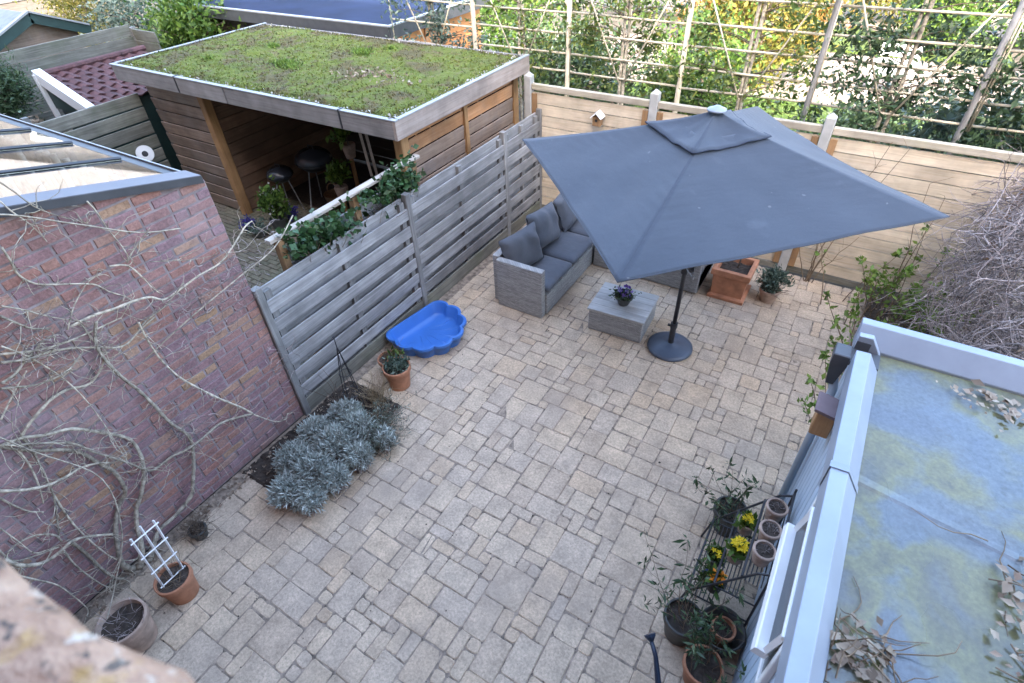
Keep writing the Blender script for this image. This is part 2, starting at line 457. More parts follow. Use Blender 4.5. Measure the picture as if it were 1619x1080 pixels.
# ------------------------------------------------------------------ mesh helpers
class MB:
    def __init__(s):
        s.v = []; s.f = []
    def add(s, vs, fs):
        o = len(s.v)
        s.v += [tuple(v) for v in vs]
        s.f += [tuple(i + o for i in f) for f in fs]
        return s
    def box(s, c, d, rot=None, ch=0.0):
        """box centred at c, size d; ch chamfers the long edges"""
        hx, hy, hz = d[0] / 2, d[1] / 2, d[2] / 2
        if ch <= 0:
            vs = [(x, y, z) for z in (-hz, hz) for y in (-hy, hy) for x in (-hx, hx)]
            fs = [(0, 2, 3, 1), (4, 5, 7, 6), (0, 1, 5, 4), (2, 6, 7, 3), (0, 4, 6, 2), (1, 3, 7, 5)]
        else:
            ax = max(range(3), key=lambda i: d[i])
            o = [i for i in range(3) if i != ax]
            a, b = d[o[0]] / 2, d[o[1]] / 2
            ch = min(ch, a * .6, b * .6)
            prof = [(a, -b + ch), (a, b - ch), (a - ch, b), (-a + ch, b), (-a, b - ch), (-a, -b + ch), (-a + ch, -b), (a - ch, -b)]
            vs = []
            for e in (-d[ax] / 2, d[ax] / 2):
                for p, q in prof:
                    t = [0, 0, 0]; t[ax] = e; t[o[0]] = p; t[o[1]] = q
                    vs.append(tuple(t))
            fs = [(i, (i + 1) % 8, 8 + (i + 1) % 8, 8 + i) for i in range(8)]
            fs += [tuple(range(7, -1, -1)), tuple(range(8, 16))]
            if ax == 1:
                fs = [f[::-1] for f in fs]
        if rot is not None:
            m = Euler(rot).to_matrix()
            vs = [m @ Vector(v) for v in vs]
        return s.add([(v[0] + c[0], v[1] + c[1], v[2] + c[2]) for v in vs], fs)
    def tube(s, pts, rad, n=8, caps=True):
        pts = [Vector(p) for p in pts]
        k = len(pts)
        if not hasattr(rad, '__len__'):
            rad = [rad] * k
        vs, fs = [], []
        up = None
        for i, p in enumerate(pts):
            d = (pts[min(i + 1, k - 1)] - pts[max(i - 1, 0)])
            d = d.normalized() if d.length > 1e-9 else Vector((0, 0, 1))
            if up is None:
                up = Vector((0, 0, 1)) if abs(d.z) < .9 else Vector((1, 0, 0))
            a = d.cross(up)
            if a.length < 1e-6:
                a = d.orthogonal()
            a.normalize()
            b = a.cross(d).normalized()
            up = b
            for j in range(n):
                t = 2 * math.pi * j / n
                vs.append(p + (a * math.cos(t) + b * math.sin(t)) * rad[i])
        for i in range(k - 1):
            for j in range(n):
                j2 = (j + 1) % n
                fs.append((i * n + j, i * n + j2, (i + 1) * n + j2, (i + 1) * n + j))
        if caps:
            fs.append(tuple(range(n - 1, -1, -1)))
            fs.append(tuple(range((k - 1) * n, k * n)))
        return s.add(vs, fs)
    def lathe(s, prof, n=24, c=(0, 0, 0), wob=0):
        vs, fs = [], []
        for r, z in prof:
            for j in range(n):
                t = 2 * math.pi * j / n
                rr = r * (1 + wob * math.sin(3 * t + z * 20))
                vs.append((c[0] + rr * math.cos(t), c[1] + rr * math.sin(t), c[2] + z))
        for i in range(len(prof) - 1):
            for j in range(n):
                j2 = (j + 1) % n
                fs.append((i * n + j, i * n + j2, (i + 1) * n + j2, (i + 1) * n + j))
        if prof[0][0] > 0:
            fs.append(tuple(range(n - 1, -1, -1)))
        if prof[-1][0] > 0:
            fs.append(tuple((len(prof) - 1) * n + j for j in range(n)))
        return s.add(vs, fs)
    def prism(s, poly, z0, z1):
        n = len(poly)
        vs = [(x, y, z0) for x, y in poly] + [(x, y, z1) for x, y in poly]
        fs = [(i, (i + 1) % n, n + (i + 1) % n, n + i) for i in range(n)]
        return s.add(vs, fs + [tuple(range(n - 1, -1, -1)), tuple(range(n, 2 * n))])
    def mesh(s, name):
        me = bpy.data.meshes.new(name)
        me.from_pydata(s.v, [], s.f)
        me.update()
        return me

def np_mesh(name, V, F):
    """V (n,3), F (m,k) equal-sized faces"""
    me = bpy.data.meshes.new(name)
    V = np.asarray(V, dtype=np.float32); F = np.asarray(F, dtype=np.int32)
    k = F.shape[1]
    me.vertices.add(len(V)); me.vertices.foreach_set('co', V.ravel())
    me.loops.add(F.size); me.loops.foreach_set('vertex_index', F.ravel())
    me.polygons.add(len(F)); me.polygons.foreach_set('loop_start', np.arange(0, F.size, k, dtype=np.int32))
    me.update(calc_edges=True)
    return me

def wm(o):
    m = o.matrix_parent_inverse @ o.matrix_basis if o.parent else o.matrix_basis.copy()
    return wm(o.parent) @ m if o.parent else m

def link(o, parent=None, local=False):
    col.objects.link(o)
    if parent is not None:
        o.parent = parent
        if not local:
            o.matrix_parent_inverse = wm(parent).inverted()
    return o

def part(mb, name, mat, parent=None, smooth=False, local=False, label=None, kind=None, bevel=0, subsurf=0):
    me = mb.mesh(name) if isinstance(mb, MB) else mb
    me.materials.clear()
    me.materials.append(M[mat] if isinstance(mat, str) else mat)
    if smooth:
        me.polygons.foreach_set('use_smooth', [True] * len(me.polygons))
    o = bpy.data.objects.new(name, me)
    link(o, parent, local)
    if label: o['label'] = label
    if kind: o['kind'] = kind
    if bevel:
        b = o.modifiers.new('bevel', 'BEVEL'); b.width = bevel; b.segments = 2; b.limit_method = 'ANGLE'
    if subsurf:
        b = o.modifiers.new('sub', 'SUBSURF'); b.levels = b.render_levels = subsurf
    return o

def thing(name, label, cat, loc=(0, 0, 0), rz=0, group=None):
    o = bpy.data.objects.new(name, None)
    o.empty_display_size = .1
    o.location = loc
    o.rotation_euler = (0, 0, rz)
    col.objects.link(o)
    o['label'] = label; o['category'] = cat
    if group: o['group'] = group
    return o

def tag(o, label, cat, group=None):
    o['label'] = label; o['category'] = cat
    if group: o['group'] = group
    return o

def struct(mb, name, mat, label=None, parent=None, smooth=False):
    o = part(mb, name, mat, parent, smooth)
    o['kind'] = 'structure'
    if label: o['label'] = label
    return o

def piece(me, name, mat, parent, loc, rz=0):
    """one more object that shares the mesh me"""
    o = bpy.data.objects.new(name, me)
    o.location = loc
    o.rotation_euler = (0, 0, rz)
    link(o, parent)
    return o

# ------------------------------------------------------------------ foliage helpers
def leaves(P, size, aspect=.5, up=.4, fold=.25, out=None, sz_var=.35, flat=False):
    """diamond leaves at points P; returns V,F"""
    n = len(P)
    d = rng.normal(size=(n, 3))
    if out is not None:
        d = d * .7 + out
    d[:, 2] += up
    d /= np.linalg.norm(d, axis=1)[:, None]
    r = rng.normal(size=(n, 3))
    if flat:
        d[:, 2] = np.abs(d[:, 2]) * .25
        r = r * .25 + [0, 0, 1]
    s = np.cross(d, r); s /= np.linalg.norm(s, axis=1)[:, None]
    nn = np.cross(s, d)
    L = size * (1 + sz_var * rng.normal(size=n)).clip(.35, 2)
    L = L[:, None]
    b = P
    tip = P + d * L
    mid = P + d * L * .45
    l = mid + s * L * aspect * .5 + nn * L * fold * .3
    q = mid - s * L * aspect * .5 + nn * L * fold * .3
    V = np.stack([b, l, tip, q], 1).reshape(-1, 3)
    i = np.arange(n)[:, None] * 4
    F = np.concatenate([i + np.array([[0, 2, 1]]), i + np.array([[0, 3, 2]])], 1).reshape(-1, 3)
    return V, F

def clumps(n, c, rad, k=30, spread=.22, shell=.55):
    """n points gathered in k clumps spread through an ellipsoid"""
    u = rng.normal(size=(k, 3)); u /= np.linalg.norm(u, axis=1)[:, None]
    rr = shell + (1 - shell) * rng.random(k)
    cc = u * rr[:, None] * .85
    idx = rng.integers(0, k, n)
    p = cc[idx] + rng.normal(size=(n, 3)) * spread * (.6 + .8 * rng.random(k)[idx])[:, None]
    return p * np.array(rad) + np.array(c), p

def twigs(paths, r0, r1, n=3):
    """paths (N,K,3) -> thin tubes"""
    paths = np.asarray(paths, float)
    Nn, K, _ = paths.shape
    d = np.gradient(paths, axis=1)
    d /= np.linalg.norm(d, axis=2)[..., None] + 1e-9
    ref = rng.normal(size=(Nn, 1, 3))
    a = np.cross(d, ref); a /= np.linalg.norm(a, axis=2)[..., None] + 1e-9
    b = np.cross(d, a)
    r = np.linspace(1, 0, K)[None, :, None] * np.reshape(np.asarray(r0) - r1, (-1, 1, 1)) + r1
    ring = [paths + (a * math.cos(t) + b * math.sin(t)) * r for t in np.arange(n) * 2 * math.pi / n]
    V = np.stack(ring, 2).reshape(-1, 3)
    base = (np.arange(Nn)[:, None, None] * K + np.arange(K - 1)[None, :, None]) * n
    j = np.arange(n)[None, None, :]
    j2 = (j + 1) % n
    F = np.stack([base + j, base + j2, base + n + j2, base + n + j], -1).reshape(-1, 4)
    return V, F

def wander(start, dirs, length, K=6, curl=.35, droop=0.):
    """random curved paths (N,K,3)"""
    start = np.asarray(start, float)
    n = len(start)
    d = np.asarray(dirs, float)
    d = d / (np.linalg.norm(d, axis=1)[:, None] + 1e-9)
    L = np.reshape(length, (-1, 1)) / (K - 1) * np.ones((n, 1))
    out = [start]
    p = start
    for _ in range(K - 1):
        d = d + rng.normal(size=(n, 3)) * curl
        d[:, 2] -= droop
        d = d / (np.linalg.norm(d, axis=1)[:, None] + 1e-9)
        p = p + d * L
        out.append(p)
    return np.stack(out, 1)
VINE=[
(22,0.052,[(-1.794,0.0),(-1.823,0.139),(-1.769,0.308),(-1.685,0.471),(-1.584,0.604),(-1.528,0.662),(-1.505,0.757),(-1.497,0.893),(-1.533,1.033),(-1.558,1.138),(-1.602,1.242),(-1.666,1.321),(-1.716,1.36),(-1.788,1.441),(-1.834,1.524)]),
(20,0.062,[(-1.764,0.0),(-1.668,0.158),(-1.608,0.318),(-1.538,0.457),(-1.452,0.572),(-1.376,0.711),(-1.318,0.852),(-1.3,0.991),(-1.331,1.081),(-1.421,1.231),(-1.522,1.379),(-1.645,1.441),(-1.733,1.494),(-1.837,1.526)]),
(20,0.074,[(-1.695,0.0),(-1.59,0.099),(-1.505,0.151),(-1.376,0.168),(-1.214,0.247),(-1.157,0.337),(-1.072,0.466),(-1.011,0.597),(-0.99,0.724),(-1.007,0.815),(-1.049,0.968),(-1.067,1.155),(-1.09,1.319),(-1.123,1.45),(-1.146,1.567),(-1.155,1.683),(-1.145,1.765),(-1.109,1.853),(-1.075,1.927)]),
(13,0.079,[(-0.49,0.508),(-0.623,0.573),(-0.763,0.639),(-0.919,0.652),(-1.051,0.666),(-1.161,0.684),(-1.241,0.668),(-1.314,0.691),(-1.364,0.782),(-1.389,0.863),(-1.449,0.992),(-1.512,1.122),(-1.56,1.265),(-1.638,1.376),(-1.704,1.439),(-1.755,1.47),(-1.801,1.505)]),
(12,0.09,[(-0.495,0.518),(-0.551,0.639),(-0.67,0.866),(-0.787,1.117),(-0.845,1.268),(-0.875,1.431),(-0.885,1.569),(-0.889,1.712),(-0.883,1.797)]),
(12,0.042,[(-1.726,1.49),(-1.668,1.542),(-1.579,1.595),(-1.486,1.617),(-1.394,1.595),(-1.299,1.549),(-1.217,1.596),(-1.156,1.669),(-1.138,1.745),(-1.134,1.816),(-1.137,1.931)]),
(9,0.051,[(-1.548,2.017),(-1.406,1.944),(-1.281,1.903),(-1.164,1.87),(-1.042,1.852),(-0.939,1.851)]),
(10,0.064,[(-1.57,1.988),(-1.467,1.931),(-1.362,1.895),(-1.255,1.832),(-1.143,1.759),(-1.068,1.708),(-0.995,1.689),(-0.885,1.714),(-0.763,1.732)]),
(6,0.072,[(-1.522,2.077),(-1.46,1.949),(-1.415,1.807),(-1.384,1.678),(-1.37,1.508),(-1.373,1.311),(-1.38,1.139),(-1.389,0.978),(-1.398,0.849)]),
(9,0.087,[(-1.651,1.864),(-1.592,1.811),(-1.524,1.765),(-1.443,1.752),(-1.348,1.758),(-1.228,1.806)]),
(10,0.04,[(-1.732,1.479),(-1.731,1.412),(-1.748,1.311),(-1.79,1.144),(-1.821,1.011),(-1.891,0.825),(-1.961,0.668)]),
(9,0.051,[(-1.785,1.428),(-1.797,1.305),(-1.833,1.168),(-1.884,1.023)]),
(13,0.067,[(-1.983,1.279),(-1.908,1.21),(-1.816,1.139),(-1.715,1.089),(-1.617,1.065),(-1.534,1.025),(-1.467,0.967)]),
(9,0.075,[(-1.961,0.699),(-1.962,0.788),(-2.026,0.864),(-2.12,0.881),(-2.189,0.864)]),
(17,0.095,[(-2.204,0.886),(-2.186,0.78),(-2.14,0.679),(-2.079,0.635),(-1.992,0.653),(-1.925,0.672),(-1.847,0.599),(-1.741,0.449)]),
(16,0.046,[(-1.934,0.63),(-1.923,0.521),(-1.919,0.37),(-1.922,0.221),(-1.907,0.075),(-1.865,0.0),(-1.805,0.0)]),
(9,0.051,[(-1.814,1.034),(-1.847,0.772),(-1.856,0.584),(-1.85,0.41),(-1.83,0.228),(-1.768,0.085),(-1.683,0.0)]),
(9,0.063,[(-1.987,0.591),(-2.005,0.43),(-1.998,0.24),(-1.978,0.084),(-1.935,0.0),(-1.825,0.0)]),
(6,0.072,[(-2.109,1.066),(-2.101,0.912),(-2.096,0.776),(-2.048,0.71),(-1.991,0.653)]),
(8,0.086,[(-2.231,0.712),(-2.187,0.588),(-2.145,0.427),(-2.137,0.23),(-2.141,0.042),(-2.171,0.0),(-2.186,0.0)]),
(8,0.038,[(-1.24,2.537),(-1.243,2.451),(-1.247,2.361),(-1.207,2.273),(-1.131,2.226),(-1.039,2.18),(-0.959,2.119),(-0.909,2.028),(-0.846,1.95),(-0.831,1.915)]),
(6,0.048,[(-0.769,2.589),(-0.745,2.498),(-0.736,2.388),(-0.725,2.296),(-0.725,2.217),(-0.745,2.158)]),
(6,0.06,[(-0.749,2.164),(-0.663,2.209),(-0.585,2.259),(-0.532,2.301)]),
(11,0.077,[(-1.194,1.968),(-1.064,1.962),(-0.952,1.947),(-0.843,1.937),(-0.736,1.892),(-0.659,1.816),(-0.534,1.829),(-0.394,1.862),(-0.223,1.869),(-0.062,1.927),(0.08,1.998),(0.146,2.018)]),
(7,0.085,[(-0.848,2.195),(-0.766,2.159),(-0.73,2.066),(-0.705,1.964),(-0.669,1.878)]),
(10,0.04,[(-1.433,2.205),(-1.395,2.133),(-1.353,2.063),(-1.275,2.0)]),
(6,0.048,[(-1.219,1.962),(-1.163,2.031),(-1.103,2.074),(-0.991,2.142),(-0.9,2.168)]),
(6,0.06,[(-1.405,2.269),(-1.333,2.187),(-1.272,2.101),(-1.206,2.03),(-1.103,1.945)]),
(7,0.073,[(-0.898,1.739),(-0.803,1.752),(-0.691,1.769),(-0.593,1.825),(-0.508,1.877)]),
(4,0.082,[(-0.624,2.1),(-0.498,2.034),(-0.368,1.979),(-0.233,1.942)]),
(5,0.035,[(-1.069,2.827),(-1.038,2.752),(-1.008,2.667),(-0.952,2.593),(-0.881,2.519),(-0.815,2.457),(-0.78,2.418)]),
(5,0.047,[(-1.121,2.748),(-1.11,2.689),(-1.088,2.633),(-1.068,2.585),(-1.05,2.517),(-1.046,2.465)]),
(7,0.061,[(-0.485,0.486),(-0.363,0.282),(-0.257,0.184),(-0.197,0.203)]),
(10,0.076,[(-1.632,1.89),(-1.56,1.89),(-1.467,1.923),(-1.343,1.974),(-1.293,1.977)]),
(7,0.085,[(-1.746,1.7),(-1.659,1.756),(-1.58,1.814),(-1.507,1.877)]),
(9,0.039,[(-2.006,1.219),(-1.987,1.1),(-1.958,1.011),(-1.914,0.96)]),
(8,0.05,[(-2.191,0.907),(-2.193,0.803),(-2.15,0.754),(-1.991,0.655)]),
]

# ------------------------------------------------------------------ what the camera sees (only used to choose which pieces are separate)
_cr = np.array(Euler(cam.rotation_euler).to_matrix())
_cp = np.array(cam.location)
def seen(p, margin=30):
    q = (np.array(p) - _cp) @ _cr
    if q[2] >= -.1:
        return False, 1e9
    x = 809.5 + 878.5 * q[0] / -q[2]; y = 540 - 878.5 * q[1] / -q[2]
    return (-margin < x < 1619 + margin and -margin < y < 1080 + margin), float(np.linalg.norm(np.array(p) - _cp))

# ------------------------------------------------------------------ ground
struct(MB().add([(-150, -150, -.03), (150, -150, -.03), (150, 150, -.03), (-150, 150, -.03)], [(0, 1, 2, 3)]), 'ground', 'soil_ground')
paving = struct(MB().prism([(0.0, -2.3), (4.14, -2.3), (4.14, 1.36), (4.4, 1.40), (4.4, 4.60), (0.0, 4.60)], -.028, -.004), 'paving', 'joint')

CELL = .093
PX0, PY0 = .13, -2.27
GX, GY = 45, 74
occ = np.zeros((GX, GY), bool)
def blocked(x, y):
    if .02 < x < .74 and -.80 < y < .56: return True        # planting bed
    return False
for i in range(GX):
    for j in range(GY):
        if blocked(PX0 + (i + .5) * CELL, PY0 + (j + .5) * CELL): occ[i, j] = True
plist = []
for j in range(GY):
    for i in range(GX):
        if occ[i, j]: continue
        opts = random.sample([(3, 2), (2, 3), (3, 2), (2, 3), (2, 2), (2, 2), (2, 2), (3, 3), (2, 1), (1, 2), (1, 1)], 11)
        opts += [(2, 1), (1, 2), (1, 1)]
        for w, h in opts:
            if i + w <= GX and j + h <= GY and not occ[i:i + w, j:j + h].any():
                occ[i:i + w, j:j + h] = True
                plist.append((i, j, w, h)); break

def slab_geo(w, h, t, rough, ch):
    """cobble with worn, slightly crooked edges: 26 vertices"""
    a, b = w / 2, h / 2
    base = [(a, -b + ch), (a, b - ch), (a - ch, b), (0, b), (-a + ch, b), (-a, b - ch), (-a, -b + ch), (-a + ch, -b), (0, -b), (a - ch, -b)]
    J = lambda: random.uniform(-rough, rough)
    o = [(x + J(), y + J()) for x, y in base]
    vs = [(x, y, -t) for x, y in o] + [(x, y, -.005 + J() * .3) for x, y in o] + [(x - math.copysign(.005, x), y - math.copysign(.005, y), J() * .25) for x, y in o]
    fs = []
    for k in range(2):
        fs += [(k * 10 + i, k * 10 + (i + 1) % 10, k * 10 + 10 + (i + 1) % 10, k * 10 + 10 + i) for i in range(10)]
    fs.append(tuple(range(20, 30)))
    return vs, fs

slabs = {}
def slab_mesh(w, h, var, matkey, tag_):
    k = (w, h, var, tag_)
    if k not in slabs:
        vs, fs = slab_geo(w, h, .03, .0042, .013)
        me = MB().add(vs, fs).mesh('paver')
        me.materials.append(M[matkey])
        slabs[k] = me
    return slabs[k]

cand = []
for (i, j, w, h) in plist:
    c = (PX0 + (i + w / 2) * CELL, PY0 + (j + h / 2) * CELL, 0)
    ok, d = seen(c)
    cand.append((d / math.sqrt(w * h) if ok else 1e6 + d, c, w, h))
cand.sort(key=lambda t: t[0])
far = MB()
for n, (s, c, w, h) in enumerate(cand):
    z = random.uniform(-.0035, .0035)
    if n < 300:
        piece(slab_mesh(w * CELL - .0052, h * CELL - .0052, random.randrange(4), 'paver', 'p'), 'paver', None, paving,
              (c[0] + random.uniform(-.002, .002), c[1] + random.uniform(-.002, .002), z), random.choice((0, math.pi)) + random.uniform(-.008, .008))
    else:
        vs, fs = slab_geo(w * CELL - .0052, h * CELL - .0052, .03, .0042, .013)
        far.add([(x + c[0], y + c[1], q + z) for x, y, q in vs], fs)
part(far, 'pavers', 'paver_far', paving, kind='stuff')
# edging stones between paving and right-hand bed
# small weeds and crumbs in the joints
wp = []
for _ in range(4200):
    i, j, w, h = random.choice(plist)
    x0, y0 = PX0 + i * CELL, PY0 + j * CELL
    t = random.random()
    wp.append((x0 + t * w * CELL, y0, -.0035) if random.random() < .5 else (x0, y0 + t * h * CELL, -.0035))
V, F = leaves(np.array(wp), .011, .7, .1)
o = part(np_mesh('crumbs', V, F), 'joint_crumbs', 'soil', paving, kind='stuff')

# a few blown leaves and bits of grit on the paving
n = 130
P = np.stack([rng.uniform(.3, 4.0, n), rng.uniform(-1.9, 4.4, n), np.full(n, .004)], 1)
V, F = leaves(P, .016, .6, .02, .4, None, .6, True)
tag(part(np_mesh('grit', V, F), 'paving_debris', 'soil', kind='stuff'), 'tiny dark leaf crumbs scattered over the paving', 'leaves')

# neighbour's mossy clinker terrace
terr = struct(MB().prism([(-9, -2.3), (-.14, -2.3), (-.14, 4.7), (-9, 4.7)], -.028, -.016), 'neighbour_terrace', 'soil')
tj = MB(); npc = 0
cl = {}
for r in range(46):
    y = -.2 + r * .073
    for k in range(27):
        x = -5.35 + k * .205 + (r % 2) * .1
        if x > -.3: continue
        c = (x, y, -.004 + random.uniform(-.003, .003))
        if -4.6 < x < -.5 and 0.9 < y < 2.5 and npc < 290:
            if len(cl) < 5:
                vs, fs = slab_geo(.195, .066, .02, .003, .008)
                me = MB().add(vs, fs).mesh('clinker'); me.materials.append(M['clinker']); cl[len(cl)] = me
            piece(random.choice(list(cl.values())), 'clinker', None, terr, c, random.choice((0, math.pi))); npc += 1
        else:
            vs, fs = slab_geo(.195, .066, .02, .003, .008)
            tj.add([(a + c[0], b + c[1], q + c[2]) for a, b, q in vs], fs)
part(tj, 'clinkers', stonepiece('mossy_clinker_joined', [(0, (.15, .12, .09)), (.5, (.17, .15, .10)), (1, (.12, .11, .075))], True, grime=(.09, .10, .05)), terr, kind='stuff')

# gardens beyond the back fence
struct(MB().prism([(-1.5, 9.0), (9.5, 9.0), (9.5, 11.0), (-1.5, 11.0)], -.03, .02), 'lawn', 'grass')
struct(MB().prism([(-8, 11.1), (16, 11.1), (16, 15.2), (-8, 15.2)], -.03, -.005), 'far_path', 'cream_paving')
struct(MB().prism([(1.5, 15.4), (6.2, 15.4), (6.2, 17.8), (1.5, 17.8)], -.03, .03), 'far_lawn', 'grass')
struct(MB().prism([(-12, 18.4), (18, 18.4), (18, 29), (-12, 29)], -.03, -.008), 'far_terrace', 'cream_paving')
# grass blades on the nearer lawn
n = 9000
P = np.stack([rng.uniform(-1.4, 9.4, n), rng.uniform(9.05, 10.95, n), np.full(n, .015)], 1)
V, F = leaves(P, .07, .18, 2.0)
o = part(np_mesh('grass', V, F), 'lawn_blades', 'leaf_fresh', kind='stuff')
o['label'] = 'short bright grass of the lawn behind the board fence'; o['category'] = 'grass'

# ------------------------------------------------------------------ house behind the camera
house = thing('house', 'brick house whose lichen-covered stone ledge shows blurred in the lower left corner', 'house', (3, -2.32, 0))
m = MB(); m.box((2, -6.3, 4.5), (26, 7.94, 9.0)); part(m, 'wall', 'housebrick', house)
m = MB(); m.box((2, -6.3, 9.12), (26.5, 8.1, .24)); part(m, 'roof', 'greytile', house)
for (x, z, w, h) in ((-6, 4.6, 1.6, 1.7), (-3, 4.6, 1.2, 1.7), (7.5, 4.6, 1.6, 1.7), (1, 6.6, 1.4, 1.2), (6, 6.6, 1.4, 1.2)):
    f = MB(); f.box((x, -2.30, z), (w, .08, h)); fo = part(f, 'window_frame', 'white', house)
    g = MB(); g.box((x, -2.265, z), (w - .16, .03, h - .16)); part(g, 'pane', 'pane', fo)
# the ledge: rough sandstone slab with a broken front edge
nx, ny = 90, 14
lv, lf = [], []
def hn(x, y, s):
    return math.sin(x * s * 3.1 + y * s * 1.7) * .5 + math.sin(x * s * 7.3 - y * s * 5.1 + 1.3) * .3 + math.sin(x * s * 15.7 + y * s * 11 + .4) * .2
for i in range(nx + 1):
    x = .6 + (3.46 - .6) * i / nx
    for j in range(ny + 1):
        t = j / ny
        y = -2.32 + t * (.302 + .11 * (x - 3.04))
        z = 3.40 + .012 * hn(x, y, 3.2) + .007 * hn(x, y, 11)
        if t > .8:
            k = (t - .8) / .2
            z -= .025 * k * k
            y += .012 * hn(x, 0, 5) * k
        lv.append((x, y, z))
    yb = -2.03 + .11 * (x - 3.04) + .014 * hn(x, 2, 6)
    lv.append((x, yb, 3.28)); lv.append((x, -2.32, 3.24))
W_ = ny + 3
for i in range(nx):
    for j in range(ny + 2):
        lf.append((i * W_ + j, (i + 1) * W_ + j, (i + 1) * W_ + j + 1, i * W_ + j + 1))
lf.append(tuple(range(W_ - 1, -1, -1))); lf.append(tuple(nx * W_ + j for j in range(W_)))
part(MB().add(lv, lf), 'stone_ledge', 'ledge', house, smooth=True, label='rough sandstone ledge with yellow and white lichen')

# terrace of houses far off to the left (it shows mirrored in the glass roof)
th = thing('terraced_house', 'brick terrace with white window frames mirrored in the glass roof', 'house', (-34, 12, 0))
m = MB(); m.box((-34, 14, 3.2), (8, 44, 6.4)); part(m, 'wall', 'palebrick', th)
m = MB(); m.add([(-29.7, -8, 6.4), (-29.7, 36, 6.4), (-34, 36, 9.6), (-34, -8, 9.6), (-38.3, -8, 6.4), (-38.3, 36, 6.4)], [(0, 1, 2, 3), (3, 2, 5, 4), (0, 3, 4), (1, 5, 2)]); part(m, 'roof', 'palebrick', th)
for k in range(12):
    for z in (1.5, 4.5):
        m = MB(); m.box((-29.97, -5.5 + k * 3.5, z), (.1, 2.0, 1.8)); f = part(m, 'window', 'white', th)
        m = MB(); m.box((-29.9, -5.5 + k * 3.5, z), (.06, 1.6, 1.4)); part(m, 'pane', 'pane', f)

# ------------------------------------------------------------------ conservatory: brick side wall, coping, glass roof
cons = thing('conservatory', 'conservatory with sloping glass roof behind an old brick side wall hung with bare vines', 'conservatory', (-1, -1.2, 0))
def cz(y):                       # underside of the sloping coping
    return 2.415 - .243 * (y + .095)
m = MB(); m.add([(-.11, -2.32, 0), (-.007, -2.32, 0), (-.007, -.035, 0), (-.11, -.035, 0),
                 (-.11, -2.32, cz(-2.32)), (-.007, -2.32, cz(-2.32)), (-.007, -.035, cz(-.035)), (-.11, -.035, cz(-.035))],
                [(0, 3, 2, 1), (4, 5, 6, 7), (0, 1, 5, 4), (1, 2, 6, 5), (2, 3, 7, 6), (3, 0, 4, 7)])
wall = part(m, 'brick_wall', 'mortar', cons)
def brick_geo(L, h, dx):
    J = lambda s=.0025: random.uniform(-s, s)
    vs = []
    for x, k in ((-.04, 1), (-.004, 1), (0, .93)):
        for (a, b) in ((-1, -1), (1, -1), (1, 1), (-1, 1)):
            e = .004 if x == 0 else 0
            vs.append((x + (J() if x == 0 else 0), a * (L / 2 - e) + J(), b * (h / 2 - e) + J(.002)))
    fs = [(k * 4 + i, k * 4 + (i + 1) % 4, k * 4 + 4 + (i + 1) % 4, k * 4 + 4 + i) for k in range(2) for i in range(4)] + [(8, 9, 10, 11)]
    return vs, fs
bl = []
CH = .069
row = 0
z = .04
while z < 3.0:
    y = -.038 - random.choice((0, .06, .0, .115))
    y1 = -.038
    first = True
    pos = -.038
    flem = row % 2
    k = 0
    while pos > -2.3:
        L = .185 if (k + row) % 3 or random.random() < .3 else .09
        if k == 0 and flem: L = .09
        c = pos - L / 2
        if z + CH * .42 < cz(pos) + .038:
            bl.append((c, z, L))
        pos -= L + .014
        k += 1
    z += CH; row += 1
bb = []
for (y, zz, L) in bl:
    ok, d = seen((0, y, zz))
    bb.append((d if ok else 1e5 + d, y, zz, L))
bb.sort()
bm_ = {}
rest = MB()
for n, (d, y, zz, L) in enumerate(bb):
    off = random.uniform(-.005, .003)
    if n < 300:
        k = (L, random.randrange(5))
        if k not in bm_:
            vs, fs = brick_geo(L, CH - .0135, 0)
            me = MB().add(vs, fs).mesh('brick'); me.materials.append(M['brick']); bm_[k] = me
        piece(bm_[k], 'brick', None, wall, (off, y, zz))
    else:
        vs, fs = brick_geo(L, CH - .0135, 0)
        rest.add([(a + off, b + y, c + zz) for a, b, c in vs], fs)
part(rest, 'bricks', 'brick_far', wall, kind='stuff')
# coping: violet grey aluminium, top face and outer drip edge
m = MB()
ya, yb = -.06, -2.3
def cope(x0, x1, t0, t1):
    vs = []
    for y in (ya, yb):
        b = cz(y)
        vs += [(x0, y, b + t0), (x1, y, b + t0), (x1, y, b + t1), (x0, y, b + t1)]
    return vs, [(0, 1, 2, 3), (7, 6, 5, 4), (0, 4, 5, 1), (1, 5, 6, 2), (2, 6, 7, 3), (3, 7, 4, 0)]
m.add(*cope(-.15, .024, .002, .044)); part(m, 'coping', 'parapet_top', cons)
m = MB(); m.add(*cope(.026, .030, -.010, .040)); part(m, 'coping_edge', 'anthracite', cons)
